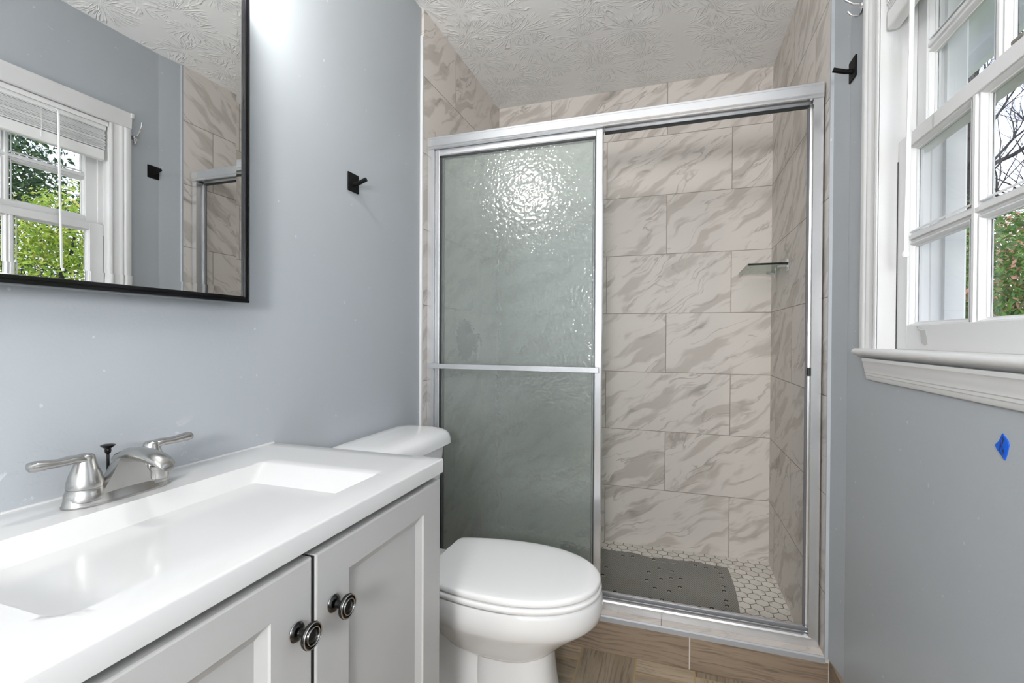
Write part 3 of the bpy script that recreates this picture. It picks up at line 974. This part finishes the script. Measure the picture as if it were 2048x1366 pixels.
# ------------------------------------------------------------------ vanity
VY0, VY1 = .160, .955
ZT = .834
vc = thing('vanity_cabinet', (.235, .558, 0), 'grey two-door vanity cabinet under the white sink top', 'cabinet')
cb = MB()
cb.box((.012, VY0 + .006, .10), (.450, VY1 - .006, .797))
cb.box((.012, VY0 + .006, .0), (.395, VY1 - .006, .10))
cb.build('body', M['cab_grey'], vc, bevel=.001)
bx('door_gap_shade', (.449, .550, .12), (.4515, .566, .795), M['gap_shade'], vc)  # dark strip paints the shade seen between the doors
RINGS = []
def vdoor(y0, y1, z0, z1, knob_y):
    x0, x1 = .4515, .472
    iy0, iy1, iz0, iz1 = y0 + .074, y1 - .074, z0 + .066, z1 - .053
    mb = MB()
    def ring(x, a, b, c, d):
        return [(x, a, c), (x, b, c), (x, b, d), (x, a, d)]
    e = .003
    b = .016
    mb.loft([ring(x0, y0, y1, z0, z1), ring(x1 - e, y0, y1, z0, z1), ring(x1 - e * .3, y0 + e * .3, y1 - e * .3, z0 + e * .3, z1 - e * .3), ring(x1, y0 + e, y1 - e, z0 + e, z1 - e),
             ring(x1, iy0, iy1, iz0, iz1), ring(x1 - .0035, iy0 + .0015, iy1 - .0015, iz0 + .0015, iz1 - .0015), ring(x1 - .011, iy0 + b, iy1 - b, iz0 + b, iz1 - b)])
    o = mb.build('door', M['cab_grey'], vc, smooth=20)
    kz = .700
    k = MB()
    k.lathe([(.0, .0), (.0125, .0), (.0135, .002), (.012, .005), (.0095, .0065), (.0065, .008), (.0055, .014), (.0065, .019), (.012, .0215), (.0172, .0235), (.018, .0265), (.0165, .0290), (.0150, .0295), (.0145, .0285),
             (.0130, .0285), (.0122, .0300), (.0108, .0300), (.0100, .0285), (.0090, .0290), (.0060, .0305), (.0, .0312)], (x1, knob_y, kz), 'x', 36)
    k.build('knob', M['pewter'], o, smooth=40)
    for r, h, t in ((.0166, .0290, .0009), (.0115, .0302, .0007), (.0128, .0018, .0008)):
        pts = [(x1 + h, knob_y + r * cos(2 * pi * i / 40), kz + r * sin(2 * pi * i / 40)) for i in range(41)]
        RINGS.append((o, pts, t))
    return o
vdoor(.5620, VY1 - .003, .135, .789, .598)
vdoor(VY0 + .003, .5540, .135, .789, .523)
bx('gap_shade_strip', (.4525, .5614, .137), (.4690, .5619, .787), M['gap_shade'], RINGS[0][0])  # dark strip on the door's edge paints in the gap's shade
for o_, pts_, t_ in RINGS:
    MB().tube(pts_, t_, 8, up=(1, 0, 0)).build('knob_ring', M['pewter_bright'], o_, smooth=60)

# one-piece top with a swept rectangular basin
vt = thing('sink_top', (.235, .558, ZT - .03), 'glossy white vanity top with rectangular basin', 'sink')
BX0, BX1, BY0, BY1 = .126, .410, .290, .806
mb = MB()
def ssm(a, b, x):
    t = min(1, max(0, (x - a) / (b - a)))
    return t * t * (3 - 2 * t)
def depth(x, y):
    # rounded-rectangle falloff, long gentle slopes at the two ends, steeper front and back
    if x <= BX0 or x >= BX1 or y <= BY0 or y >= BY1:
        return 0.
    def q(t):
        t = min(1., max(0., t))
        return sin(t * pi / 2)
    # the four sloping sides meet in soft creases; only the near corner is rounded
    sides = (q((BX1 - x) / .062), q((y - BY0) / .125) ** .95, q((x - BX0) / .135), q((BY1 - y) / .27) ** 1.05)
    k = .045
    f = -k * math.log(sum(math.exp(-v / k) for v in sides)) if min(sides) > 0 else 0.
    f = max(0., min(min(sides), f + k * .55 * min(1., min(sides) / .1)))
    r = .030
    gx_, gy_ = BX1 - x, y - BY0
    if gx_ < r and gy_ < r:
        e = r - sqrt((r - gx_) ** 2 + (r - gy_) ** 2)
        f *= min(1., max(0., e / min(gx_, gy_)))
    return .112 * f
xs = sorted(set([0.001, .02, .06, .10, .118] + [BX0 + (BX1 - BX0) * i / 52 for i in range(53)] + [.126 + .004, .406, .425, .4725]))
ys = sorted(set([VY0 - .005, .2, .25, .28] + [BY0 + (BY1 - BY0) * i / 84 for i in range(85)] + [BY0 + .004, BY1 - .004, .83, .88, .92, VY1 + .002]))
grid = [[mb.v((x, y, ZT - depth(x, y))) for y in ys] for x in xs]
for i in range(len(xs) - 1):
    for j in range(len(ys) - 1):
        mb.face([grid[i][j], grid[i + 1][j], grid[i + 1][j + 1], grid[i][j + 1]])
# rolled front edge, end edges and underside
def skirt(line, offs):
    prev = line
    for dx, dy, dz in offs:
        cur = [mb.v((v.co.x + dx, v.co.y + dy, v.co.z + dz)) for v in prev]
        for i in range(len(prev) - 1):
            mb.face([prev[i], cur[i], cur[i + 1], prev[i + 1]])
        prev = cur
    return prev
skirt(grid[-1], [(.0022, 0, -.0008), (.0013, 0, -.0022), (0, 0, -.027), (-.004, 0, 0), (-.465, 0, 0)])
skirt([r[-1] for r in grid], [(0, .0015, -.0006), (0, .0008, -.0020), (0, 0, -.0274)])
skirt([r[0] for r in grid], [(0, -.0015, -.0006), (0, -.0008, -.0020), (0, 0, -.0274)])
mb.build('top', M['counter'], vt, smooth=50)
MB().lathe([(.0, .0), (.0195, .0), (.021, .0015), (.018, .003), (.012, .0035), (.0, .0035)], ((BX0 + BX1) / 2 - .02, .548, ZT - .1215), 'z', 28).build('drain', M['nickel'], vt, smooth=40)
bx('caulk_line', (.0, VY0, ZT - .001), (.0045, VY1, ZT + .0025), M['white_paint'], vt)

# faucet
FX, FY = .072, .556
fc = thing('faucet', (FX, FY, ZT), 'brushed nickel two-handle faucet on the white sink top', 'faucet')
def oval(cx, cy, a, b, z, n=40, e=2.6):
    out = []
    for i in range(n):
        t = 2 * pi * i / n
        c, s = cos(t), sin(t)
        out.append((cx + a * abs(c) ** (2 / e) * (1 if c >= 0 else -1), cy + b * abs(s) ** (2 / e) * (1 if s >= 0 else -1), z))
    return out
mb = MB()
mb.loft([oval(FX, FY, .0285, .081, ZT), oval(FX, FY, .0290, .0815, ZT + .003), oval(FX, FY, .0275, .080, ZT + .005), oval(FX, FY, .0255, .078, ZT + .016), oval(FX, FY, .022, .074, ZT + .0195), oval(FX, FY, .010, .06, ZT + .020)])
for s in (-1, 1):
    mb.lathe([(.0268, .010), (.0265, .019), (.0248, .0222), (.0238, .0265), (.0238, .028)], (FX, FY + s * .051, ZT), 'z', 32)
mb.build('base', M['nickel'], fc, smooth=35)
# spout: bell-shaped body rising between the handles, then a nose that reaches over the basin
mb = MB()
def bell(x, zt, zb, wt, wb, n=15):
    pts = []
    for i in range(n):
        t = -1 + 2 * i / (n - 1)
        a = abs(t)
        sgn = 1 if t >= 0 else -1
        # from foot (t=+-1) up the flare to the rounded crown
        if a > .45:
            k = (a - .45) / .55
            w = wt + (wb - wt) * k ** 1.25
            z = zt - (zt - zb) * (.10 + .90 * k ** 1.0)
        else:
            k = a / .45
            w = wt * sin(k * pi / 2)
            z = zt - (zt - zb) * .10 * (1 - cos(k * pi / 2))
        pts.append((x, FY + sgn * w, z))
    return pts
z0 = ZT + .012
secs = [(FX - .026, z0 + .012, z0, .006, .028), (FX - .020, z0 + .026, z0, .010, .038), (FX - .008, z0 + .043, z0, .0125, .044), (FX + .006, z0 + .056, z0, .0140, .046), (FX + .016, z0 + .0620, z0, .0148, .046), (FX + .0215, z0 + .0635, z0, .0148, .0455), (FX + .024, z0 + .064, z0 + .002, .0145, .044)]
mb.loft([bell(*s) for s in secs])
nose = []
for x, zc, w, h in ((FX + .004, ZT + .064, .0165, .010), (FX + .022, ZT + .0705, .0168, .0108), (FX + .045, ZT + .0735, .0168, .0105), (FX + .066, ZT + .0730, .0166, .0100), (FX + .084, ZT + .0700, .0164, .0094), (FX + .100, ZT + .0655, .0156, .0086), (FX + .110, ZT + .0605, .0135, .0068), (FX + .114, ZT + .0560, .009, .0035)):
    nose.append([(x, FY + w * cos(a), zc + h * sin(a) + (.0 if sin(a) > 0 else .002 * sin(a))) for a in [2 * pi * i / 24 for i in range(24)]])
mb.loft(nose)
sp = mb.build('spout', M['nickel'], fc, smooth=38)
MB().lathe([(.0108, -.006), (.0112, -.004), (.0112, .008), (.0125, .0085), (.0125, .014)], (FX + .092, FY, ZT + .044), 'z', 28).build('aerator', M['nickel'], sp, smooth=40)
for s in (-1, 1):
    hy = FY + s * .051
    mb = MB()
    mb.lathe([(.0240, .0285), (.0242, .031), (.0232, .038), (.0205, .049), (.0165, .059), (.0140, .066), (.0130, .072), (.0118, .0775), (.0085, .0805), (.0, .0815)], (FX, hy, ZT), 'z', 36)
    mb.tube([(FX, hy - s * .006, ZT + .0655), (FX, hy + s * .006, ZT + .0735), (FX, hy + s * .018, ZT + .0755), (FX + .001, hy + s * .034, ZT + .0745), (FX + .002, hy + s * .050, ZT + .0755), (FX + .002, hy + s * .064, ZT + .0765), (FX + .002, hy + s * .071, ZT + .0768), (FX + .002, hy + s * .0735, ZT + .0768)],
            [(.010, .008), (.0125, .0075), (.0120, .0065), (.0105, .0062), (.0105, .0072), (.0112, .0082), (.0095, .0068), (.004, .003)], 18, up=(0, 0, 1))
    mb.build('handle', M['nickel'], fc, smooth=50)
mb = MB()
mb.lathe([(.0022, 0), (.0022, .052), (.0042, .054), (.0048, .058), (.0044, .061), (.0095, .0650), (.0108, .067), (.007, .0685), (.0, .069)], (FX - .024, FY - .004, ZT + .016), 'z', 20)
mb.build('lift_rod', M['pewter'], fc, smooth=40)

# ------------------------------------------------------------------ mirror
MY1, MZ0, MY0, MZ1 = .826, 1.177, .262, 1.906
MXF = .0635
mr = thing('wall_mirror', (.0, (MY0 + MY1) / 2, MZ0), 'mirrored wall cabinet with glossy black frame above the sink', 'mirror')
mb = MB()
fw = .0135
def mring(x, i):
    return [(x, MY0 + i, MZ0 + i), (x, MY1 - i, MZ0 + i), (x, MY1 - i, MZ1 - i), (x, MY0 + i, MZ1 - i)]
mb.loft([mring(.044, 0), mring(MXF - .0015, 0), mring(MXF, .0012), mring(MXF, .0048), mring(MXF - .0012, .0055), mring(MXF - .0012, .0066), mring(MXF, .0072), mring(MXF - .0003, fw - .0012), mring(MXF - .0015, fw), mring(MXF - .006, fw), mring(.044, fw)], cap=False)
mb.build('frame', M['frame_black'], mr, smooth=30)
bx('cabinet_box', (.0005, MY0 + .004, MZ0 + .0005), (.0435, MY1 - .004, MZ1 - .0005), M['box_grey'], mr, bevel=.001)
mb = MB()
gx = .0580
bw = .021
mb.loft([mring(gx - .010, fw - .004), mring(gx - .0006, fw - .004), mring(gx, fw - .004 + bw)], cap=False)
mb.poly(mring(gx, fw - .004 + bw))
mb.build('glass', M['mirror'], mr, recalc=True)

# vanity light above the mirror (its glow is mirrored in the frosted door)
vl = thing('vanity_light', (.0, .74, 2.0), 'single-shade wall light above the mirror', 'light fixture')
bx('back_plate', (.001, .69, 1.985), (.020, .79, 2.085), M['nickel'], vl, bevel=.004)
MB().tube([(.018, .74, 2.04), (.07, .735, 2.06), (.130, .72, 2.045)], .008, 10).build('arm', M['nickel'], vl, smooth=60)
MB().lathe([(.022, .0), (.040, -.012), (.047, -.045), (.045, -.080), (.030, -.098), (.0, -.102)], (.130, .72, 2.035), 'z', 28).build('shade', M['bulb'], vl, smooth=50)
# fill globe added out of view behind the camera to brighten the room
cl = thing('ceiling_fill_light', (1.0, -.55, H), 'added fill globe hung from the ceiling, unseen behind the camera', 'light fixture')
MB().lathe([(.0, 0), (.065, 0), (.065, -.018), (.05, -.024), (.0, -.024)], (1.0, -.55, H), 'z', 32).build('fill_light_canopy', M['nickel'], cl, smooth=40)
MB().tube([(1.0, -.55, H - .02), (1.0, -.55, H - .17)], .007, 10).build('fill_light_stem', M['nickel'], cl, smooth=60)
MB().lathe([(.0, .13)] + [(.13 * sin(radians(a)), .13 * cos(radians(a))) for a in range(10, 180, 10)] + [(.0, -.13)], (1.0, -.55, H - .29), 'z', 32).build('globe', M['dome'], cl, smooth=60)

# unseen lamp added behind the camera as frontal fill
lp = thing('floor_fill_lamp', (.97, -1.0, 0), 'added globe on a pole, frontal fill light out of view', 'lamp')
MB().lathe([(.0, 0), (.13, 0), (.13, .012), (.03, .025), (.0, .025)], (.97, -1.0, .0), 'z', 32).build('base', M['black'], lp, smooth=40)
MB().tube([(.97, -1.0, .02), (.97, -1.0, 1.20)], .011, 12).build('fill_lamp_pole', M['black'], lp, smooth=60)
MB().lathe([(.0, .15)] + [(.15 * sin(radians(a)), .15 * cos(radians(a))) for a in range(10, 180, 10)] + [(.0, -.15)], (.97, -1.0, 1.34), 'z', 32).build('globe', M['globe'], lp, smooth=60)

# ------------------------------------------------------------------ hooks
def peg_hook(y, z, side, label):
    x = 0.0 if side > 0 else W
    o = thing('wall_hook', (x, y, z), label, 'hook', 'black square wall hooks')
    bx('plate', (x, y - .026, z - .029), (x + side * .0045, y + .026, z + .029), M['black'], o, bevel=.0015)
    mb = MB()
    mb.tube([(x + side * .004, y, z - .006), (x + side * .020, y, z - .004), (x + side * .050, y, z + .006)], .0065, 16)
    mb.build('peg', M['black'], o, smooth=50)
    return o
peg_hook(1.270, 1.587, 1, 'black square-plate hook on the blue wall above the toilet')
peg_hook(1.567, 1.855, -1, 'black square-plate hook on the strip of wall beside the window')
hk = thing('robe_hook', (W, 1.482, 1.978), 'chrome double-prong robe hook beside the top of the window casing', 'hook')
mb = MB()
mb.lathe([(.0, 0), (.0115, 0), (.0115, -.003), (.009, -.006), (.007, -.012), (.0, -.014)], (W, 1.482, 1.978), 'x', 24)
mb.build('base', M['chrome'], hk, smooth=50)
MB().tube([(W - .010, 1.482, 1.982), (W - .028, 1.481, 1.984), (W - .046, 1.479, 1.996), (W - .060, 1.477, 2.016), (W - .068, 1.475, 2.034)], [.0036, .0036, .0034, .0032, .0040], 12).build('upper_prong', M['chrome'], hk, smooth=60)
MB().tube([(W - .008, 1.482, 1.972), (W - .012, 1.478, 1.955), (W - .022, 1.472, 1.946), (W - .036, 1.470, 1.949), (W - .044, 1.470, 1.960)], [.0034, .0034, .0032, .0032, .0038], 12).build('lower_prong', M['chrome'], hk, smooth=60)

# blue tape scrap
mb = MB()
tp = [(p_[0] + .024, p_[1] - .0035) for p_ in [(.892, .9665), (.879, .957), (.8775, .951), (.881, .9385), (.8855, .9275), (.8895, .930), (.897, .9345), (.903, .9395), (.9085, .9455), (.902, .952), (.897, .957)]]
for x, flip in ((W - .0015, 0),):
    vs = [mb.v((x - .0005 * sin(i * 1.9), p[0], p[1])) for i, p in enumerate(tp)]
    uvs = [((.9325 - p[0]) / .031, (p[1] - .924) / .039) for p in tp]
    mb.face(vs, uvs)
    vb = [mb.v((W - .0001, p[0], p[1])) for p in tp]
    for i in range(len(tp)):
        k = (i + 1) % len(tp)
        mb.face([vs[i], vs[k], vb[k], vb[i]])
tag(mb.build('tape_scrap', M['tape']), 'torn scrap of blue masking tape on the wall under the window', 'tape')

# ------------------------------------------------------------------ toilet
TY = 1.335
to = thing('toilet', (.40, TY, 0), 'white two-piece toilet with closed lid between vanity and shower', 'toilet')
def egg(z, back, front, hw, xc=.50, bw=None, n=56, e=2.15, eb=2.6):
    out = []
    for i in range(n):
        t = 2 * pi * i / n
        c, s = cos(t), sin(t)
        if c >= 0:
            x = xc + (front - xc) * abs(c) ** (2 / e)
            y = hw * abs(s) ** (2 / e) * (1 if s >= 0 else -1)
        else:
            x = xc - (xc - back) * abs(c) ** (2 / eb)
            y = hw * abs(s) ** (2 / eb) * (1 if s >= 0 else -1)
        out.append((x, TY + y, z))
    return out
mb = MB()
# bowl from the rim down to the neck
mb.loft([egg(.386, .27, .755, .168), egg(.391, .262, .766, .176), egg(.390, .258, .772, .1815), egg(.380, .256, .777, .185), egg(.350, .256, .779, .186), egg(.328, .258, .774, .183), egg(.316, .262, .764, .177),
         egg(.300, .268, .743, .166), egg(.280, .276, .715, .152), egg(.260, .285, .690, .138), egg(.240, .295, .668, .124), egg(.222, .31, .650, .110), egg(.206, .34, .632, .095), egg(.196, .37, .595, .072)])
# pedestal column
def ped(z, back, front, hw):
    return egg(z, back, front, hw, xc=.52, e=2.7, eb=3.6)
mb.loft([ped(.26, .42, .630, .080), ped(.215, .418, .638, .086), ped(.17, .415, .641, .089), ped(.12, .412, .647, .093), ped(.06, .408, .657, .100), ped(.02, .404, .665, .106), ped(.0, .403, .667, .108)])
# trapway behind, with its bulge, and the foot
def trap(z, x0, x1, hw):
    return egg(z, x0, x1, hw, xc=(x0 + x1) / 2, e=3., eb=3.)
mb.loft([trap(.385, .05, .36, .125), trap(.375, .045, .365, .130), trap(.345, .045, .365, .128), trap(.325, .07, .40, .105), trap(.29, .10, .46, .085), trap(.22, .13, .50, .078), trap(.15, .13, .52, .082), trap(.09, .12, .53, .094), (trap(.045, .11, .54, .106)), trap(.0, .11, .54, .110)])
mb.build('bowl', M['porcelain'], to, smooth=60)
# seat ring and lid
def lid_outline(z, grow=0., x_back=.285, front=.772, hw=.181):
    xs_ = []
    n = 22
    f = front + grow
    h = hw + grow
    xb = x_back
    pts = []
    for i in range(n + 1):
        t = pi / 2 * (i / n)
        c, s = cos(t), sin(t)
        pts.append((.515 + (f - .515) * c ** (2 / 2.12), h * s ** (2 / 2.12)))
    m = 10
    for i in range(1, m + 1):
        k = i / m
        x = .515 - (.515 - xb - .012) * k
        pts.append((x, h - .034 * k ** 2))
    pts += [(xb + .004, h - .039), (xb, h - .050)]
    left = [(x, TY + y, z) for x, y in pts]
    right = [(x, TY - y, z) for x, y in reversed(pts[1:])]
    return left + right
mb = MB()
mb.loft([lid_outline(.3922, -.014), lid_outline(.3936, .0), lid_outline(.4, .0035), lid_outline(.4050, .0025), lid_outline(.4080, -.001), lid_outline(.4088, -.012)])
mb.build('seat', M['seat_plastic'], to, smooth=50)
mb = MB()
mb.loft([lid_outline(.4112, -.016), lid_outline(.4122, -.0025), lid_outline(.4135, -.0006), lid_outline(.417, .0005), lid_outline(.424, -.0005), lid_outline(.4275, -.004), lid_outline(.4292, -.010), lid_outline(.4305, -.03), lid_outline(.4312, -.07)])
mb.build('seat_lid', M['seat_plastic'], to, smooth=50)
for s in (-1, 1):
    MB().tube([(.272, TY + s * .070 - .018, .405), (.272, TY + s * .070 + .018, .405)], [.011, .011], 16).build('hinge', M['seat_plastic'], to, bevel=.002)
# tank and lid
def rr(x0, x1, hw, r, z):
    return rrect(x0, x1, TY - hw, TY + hw, r, z)
mb = MB()
mb.loft([rr(.03, .165, .145, .035, .385), rr(.022, .178, .156, .04, .395), rr(.020, .183, .162, .042, .43), rr(.018, .190, .178, .044, .53), rr(.016, .198, .194, .045, .64), rr(.015, .203, .205, .045, .728), rr(.015, .203, .205, .045, .735)])
mb.build('tank', M['porcelain'], to, smooth=50)
mb = MB()
mb.loft([rr(.010, .217, .228, .05, .729), rr(.008, .221, .2325, .052, .732), rr(.008, .220, .231, .052, .750), rr(.009, .216, .227, .052, .764), rr(.011, .209, .220, .052, .774), rr(.016, .198, .210, .052, .7805), rr(.03, .18, .192, .050, .7845), rr(.06, .15, .16, .040, .786)])
mb.build('tank_lid', M['porcelain'], to, smooth=50)

# ------------------------------------------------------------------ shower enclosure
YF = 1.735
se = thing('shower_enclosure', (.70, YF + .025, ZC), 'bright aluminium frame around the shower opening', 'shower frame')
X0, X1 = TLX + .0015, TWX - .006
MB().prism([(YF - .006, 1.866), (YF - .004, 1.862), (YF + .006, 1.862), (YF + .006, 1.868), (YF + .046, 1.868), (YF + .046, 1.862), (YF + .056, 1.862), (YF + .058, 1.868), (YF + .058, 1.907), (YF + .054, 1.910), (YF - .001, 1.910), (YF - .004, 1.908), (YF - .004, 1.902), (YF - .006, 1.900), (YF - .006, 1.874), (YF - .004, 1.871)], 'x', X0, X1).build('header', M['alu_h'], se, smooth=30)
def sjamb(x0, x1, s):
    mb = MB()
    xa, xb = (x0, x1)
    mb.prism([(xa, YF), (xb, YF), (xb, YF + .012), (xb - (xb - xa) * .35, YF + .014), (xb - (xb - xa) * .35, YF + .040), (xb, YF + .042), (xb, YF + .054), (xa, YF + .054)], 'z', ZC, 1.862)
    return mb.build('side_jamb', M['alu'], se, smooth=30)
sjamb(X0, X0 + .028, 1)
sjamb(X1, X1 - .027, -1)
MB().prism([(YF - .002, ZC + .0003), (YF - .002, ZC + .026), (YF + .002, ZC + .031), (YF + .010, ZC + .032), (YF + .012, ZC + .018), (YF + .024, ZC + .018), (YF + .025, ZC + .030), (YF + .029, ZC + .030), (YF + .030, ZC + .018), (YF + .043, ZC + .018), (YF + .044, ZC + .038), (YF + .054, ZC + .038), (YF + .056, ZC + .0003)], 'x', X0 + .02, X1 - .02).build('bottom_track', M['alu_h'], se, smooth=25)
for ya, yb in ((YF + .0125, YF + .0235), (YF + .0305, YF + .0425)):
    bx('track_groove', (X0 + .028, ya, ZC + .0182), (X1 - .027, yb, ZC + .0196), M['track_dark'], se)
bx('seal_strip', (.7165, YF + .045, 1.853), (X1 - .028, YF + .0525, 1.8625), M['gasket'], se)
bx('seal_strip', (X1 - .0335, YF + .044, ZC + .04), (X1 - .0272, YF + .052, 1.853), M['track_dark'], se)
bx('bumper', (X1 - .0275, YF + .010, .985), (X1 - .034, YF + .022, 1.012), M['gasket'], se, bevel=.002)

def shower_panel(xa, xb, yc, z0, z1, label, bar):
    o = thing('shower_door', ((xa + xb) / 2, yc, z0), label, 'shower door')
    st = .027
    d = .009
    def rail(name, prof, axis, a, b, m):
        return MB().prism(prof, axis, a, b).build(name, m, o, smooth=30)
    for x0, x1, sg in ((xa, xa + .020, 1), (xb - st, xb, -1)):
        rail('stile', [(x0, yc - d + .002), (x0 + .003, yc - d), (x1 - .003, yc - d), (x1, yc - d + .002), (x1, yc + d), (x0, yc + d)], 'z', z0, z1, M['alu'])
    rail('top_rail', [(yc - d + .001, z1 - .027), (yc - d + .003, z1 - .030), (yc + d, z1 - .030), (yc + d, z1), (yc - d + .001, z1), (yc - d, z1 - .003), (yc - d, z1 - .024)], 'x', xa + .020, xb - st, M['alu_h'])
    rail('bottom_rail', [(yc - d, z0), (yc + d, z0), (yc + d, z0 + .028), (yc - d + .003, z0 + .028), (yc - d, z0 + .025)], 'x', xa + .020, xb - st, M['alu_h'])
    mb = MB()
    gx0, gx1, gz0, gz1 = xa + .020, xb - st, z0 + .028, z1 - .030
    for a, b in (((gx0, yc - .006, gz0), (gx0 + .0085, yc + .006, gz1)), ((gx1 - .003, yc - .006, gz0), (gx1, yc + .006, gz1)), ((gx0, yc - .006, gz1 - .0075), (gx1, yc + .006, gz1)), ((gx0, yc - .006, gz0), (gx1, yc + .006, gz0 + .005))):
        mb.box(a, b)
    mb.build('gasket', M['gasket'], o)
    # the pattern is pressed into the room side only; the shower side is smooth
    gm = MB().box((gx0 + .002, yc - .0025, gz0 + .002), (gx1 - .002, yc + .0025, gz1 - .002))
    go = gm.build('glass', [M['frost'], M['frost_back']], o)
    for p in go.data.polygons:
        p.material_index = 0 if p.normal.y < -.5 else 1
    if bar:
        zb = .988
        mb = MB()
        mb.prism([(yc - .040, zb - .009), (yc - .037, zb - .010), (yc - .034, zb - .009), (yc - .034, zb + .009), (yc - .037, zb + .010), (yc - .040, zb + .009)], 'x', xa - .016, xb - .008)
        b = mb.build('towel_bar', M['alu_h'], o, smooth=30)
        for xx in (xa + .010, xb - .014):
            bx('bracket', (xx - .007, yc - .036, zb - .011), (xx + .007, yc - d, zb + .011), M['alu'], b, bevel=.002)
    return o
shower_panel(X0 + .0285, .7155, YF + .018, ZC + .020, 1.866, 'frosted sliding shower panel with silver towel bar', True)
shower_panel(X0 + .030, .706, YF + .0365, ZC + .020, 1.866, 'second frosted sliding panel parked behind the front panel', False)

# valve on the left shower wall, blurred behind the frosted panels
sv = thing('shower_valve', (TLX, 2.12, 1.09), 'dark shower valve handle blurred behind the frosted panel', 'shower valve')
MB().lathe([(.0, 0), (.098, 0), (.097, .004), (.06, .012), (.036, .016), (.034, .055), (.030, .072), (.0, .074)], (TLX + .0005, 2.12, 1.09), 'x', 36).build('plate', M['black'], sv, smooth=40)
MB().tube([(TLX + .06, 2.12, 1.09), (TLX + .07, 2.10, 1.05), (TLX + .075, 2.08, 0.99)], [.016, .013, .010], 12).build('lever', M['chrome'], sv, smooth=60)

# glass shelf
SZ = 1.408
sh = thing('glass_shelf', (TWX, 2.33, SZ), 'small clear glass shelf on chrome brackets on the shower wall', 'shelf')
mb = MB()
sy0, sy1, sx0 = 2.20, 2.50, TWX - .152
mb.box((sx0, sy0, SZ), (TWX - .006, sy1, SZ + .008))
mb.build('shelf', M['shelf_glass'], sh)
mb = MB()
mb.box((sx0, sy0 - .0008, SZ), (TWX - .006, sy0 - .0001, SZ + .008))
mb.box((sx0 - .0008, sy0, SZ), (sx0 - .0001, sy1, SZ + .008))
mb.build('polished_edge', M['edge_glass'], sh)
for yy in (2.225, 2.475):
    mb = MB()
    mb.box((TWX - .005, yy - .014, SZ - .024), (TWX - .0003, yy + .014, SZ + .024))
    mb.box((TWX - .040, yy - .009, SZ - .0075), (TWX - .004, yy + .009, SZ - .0005))
    mb.box((TWX - .022, yy - .009, SZ + .0085), (TWX - .004, yy + .009, SZ + .014))
    mb.build('bracket', M['chrome'], sh, bevel=.0015)

# rubber bath mat with suction cups, its far edge slightly wavy
mx0, mx1, my0, my1 = .42, 1.222, 2.005, 2.452
mt = thing('shower_mat', ((mx0 + mx1) / 2, (my0 + my1) / 2, ZF), 'grey perforated rubber mat on the hexagon floor of the shower', 'mat')
mb = MB()
nx, ny = 60, 26
def mz(i, j):
    fx, fy = i / nx, j / ny
    x = mx0 + (mx1 - mx0) * fx
    y = my0 + (my1 - my0) * fy
    y += fy ** 3 * (.010 * sin(x * 19) + .005 * sin(x * 41 + 1) + .0035 * sin(x * 150))
    x += fx ** 3 * (-.010 * fy + .006 * sin(y * 9))
    # rounded corner
    cx, cy, r = mx1 - .035, my1 - .035, .035
    if x > cx and y > cy:
        d = sqrt((x - cx) ** 2 + (y - cy) ** 2)
        if d > r:
            x = cx + (x - cx) * r / d
            y = cy + (y - cy) * r / d
    z = ZF + .0035 + .0018 * (1 + sin(x * 23 + 2 * y)) * fy ** 2 + .0008 * sin(x * 50) * sin(y * 47)
    return x, y, z
up_ = [[mb.v(mz(i, j)) for j in range(ny + 1)] for i in range(nx + 1)]
lo_ = [[mb.v((mz(i, j)[0], mz(i, j)[1], mz(i, j)[2] - .003)) for j in range(ny + 1)] for i in range(nx + 1)]
for i in range(nx):
    for j in range(ny):
        mb.face([up_[i][j], up_[i + 1][j], up_[i + 1][j + 1], up_[i][j + 1]])
        mb.face([lo_[i][j], lo_[i][j + 1], lo_[i + 1][j + 1], lo_[i + 1][j]])
for i in range(nx):
    mb.face([up_[i][0], lo_[i][0], lo_[i + 1][0], up_[i + 1][0]])
    mb.face([up_[i][ny], up_[i + 1][ny], lo_[i + 1][ny], lo_[i][ny]])
for j in range(ny):
    mb.face([up_[0][j], up_[0][j + 1], lo_[0][j + 1], lo_[0][j]])
    mb.face([up_[nx][j], lo_[nx][j], lo_[nx][j + 1], up_[nx][j + 1]])
mb.build('mat_sheet', M['rubber'], mt, smooth=60)
cup_me = None
def cup(x, y):
    global cup_me
    z = ZF + .0050
    if cup_me is None:
        mb = MB()
        n = 20
        rings = [[(r * cos(2 * pi * i / n), r * sin(2 * pi * i / n), h) for i in range(n)] for r, h in ((.0118, -.002), (.0118, .0015), (.0105, .0030), (.0088, .0024), (.0080, .0002), (.0042, -.0005), (.0036, .0012), (.002, .0016))]
        mb.loft(rings[:4], cap=False)
        mb.mi = 1
        mb.loft(rings[3:6], cap=False)
        mb.mi = 0
        mb.loft(rings[5:])
        o = mb.build('suction_cup', [M['rubber_plain'], M['gasket']], mt, smooth=50)
        cup_me = o.data
    else:
        o = bpy.data.objects.new('suction_cup', cup_me)
        COL.objects.link(o)
        o.parent = mt
        o.matrix_parent_inverse = Matrix.Translation(-mt.location)
    o.location = (x, y, z)
for x0 in (.50, .69, .88, 1.07):
    for dx, dy in ((0, 0), (.045, .008), (.09, 0)):
        cup(x0 + dx, 2.045 + dy)
        cup(x0 + dx, 2.415 - dy)
for cxx in (.60, .93):
    for r, cnt, ph in ((.075, 8, .3),):
        for k in range(cnt):
            a = 2 * pi * k / cnt + ph
            cup(cxx + r * cos(a), 2.23 + r * 1.35 * sin(a))
    cup(cxx - .012, 2.23)
    cup(cxx + .030, 2.25)
for yy in (2.09, 2.13, 2.21, 2.25, 2.33, 2.37):
    cup(1.175, yy)
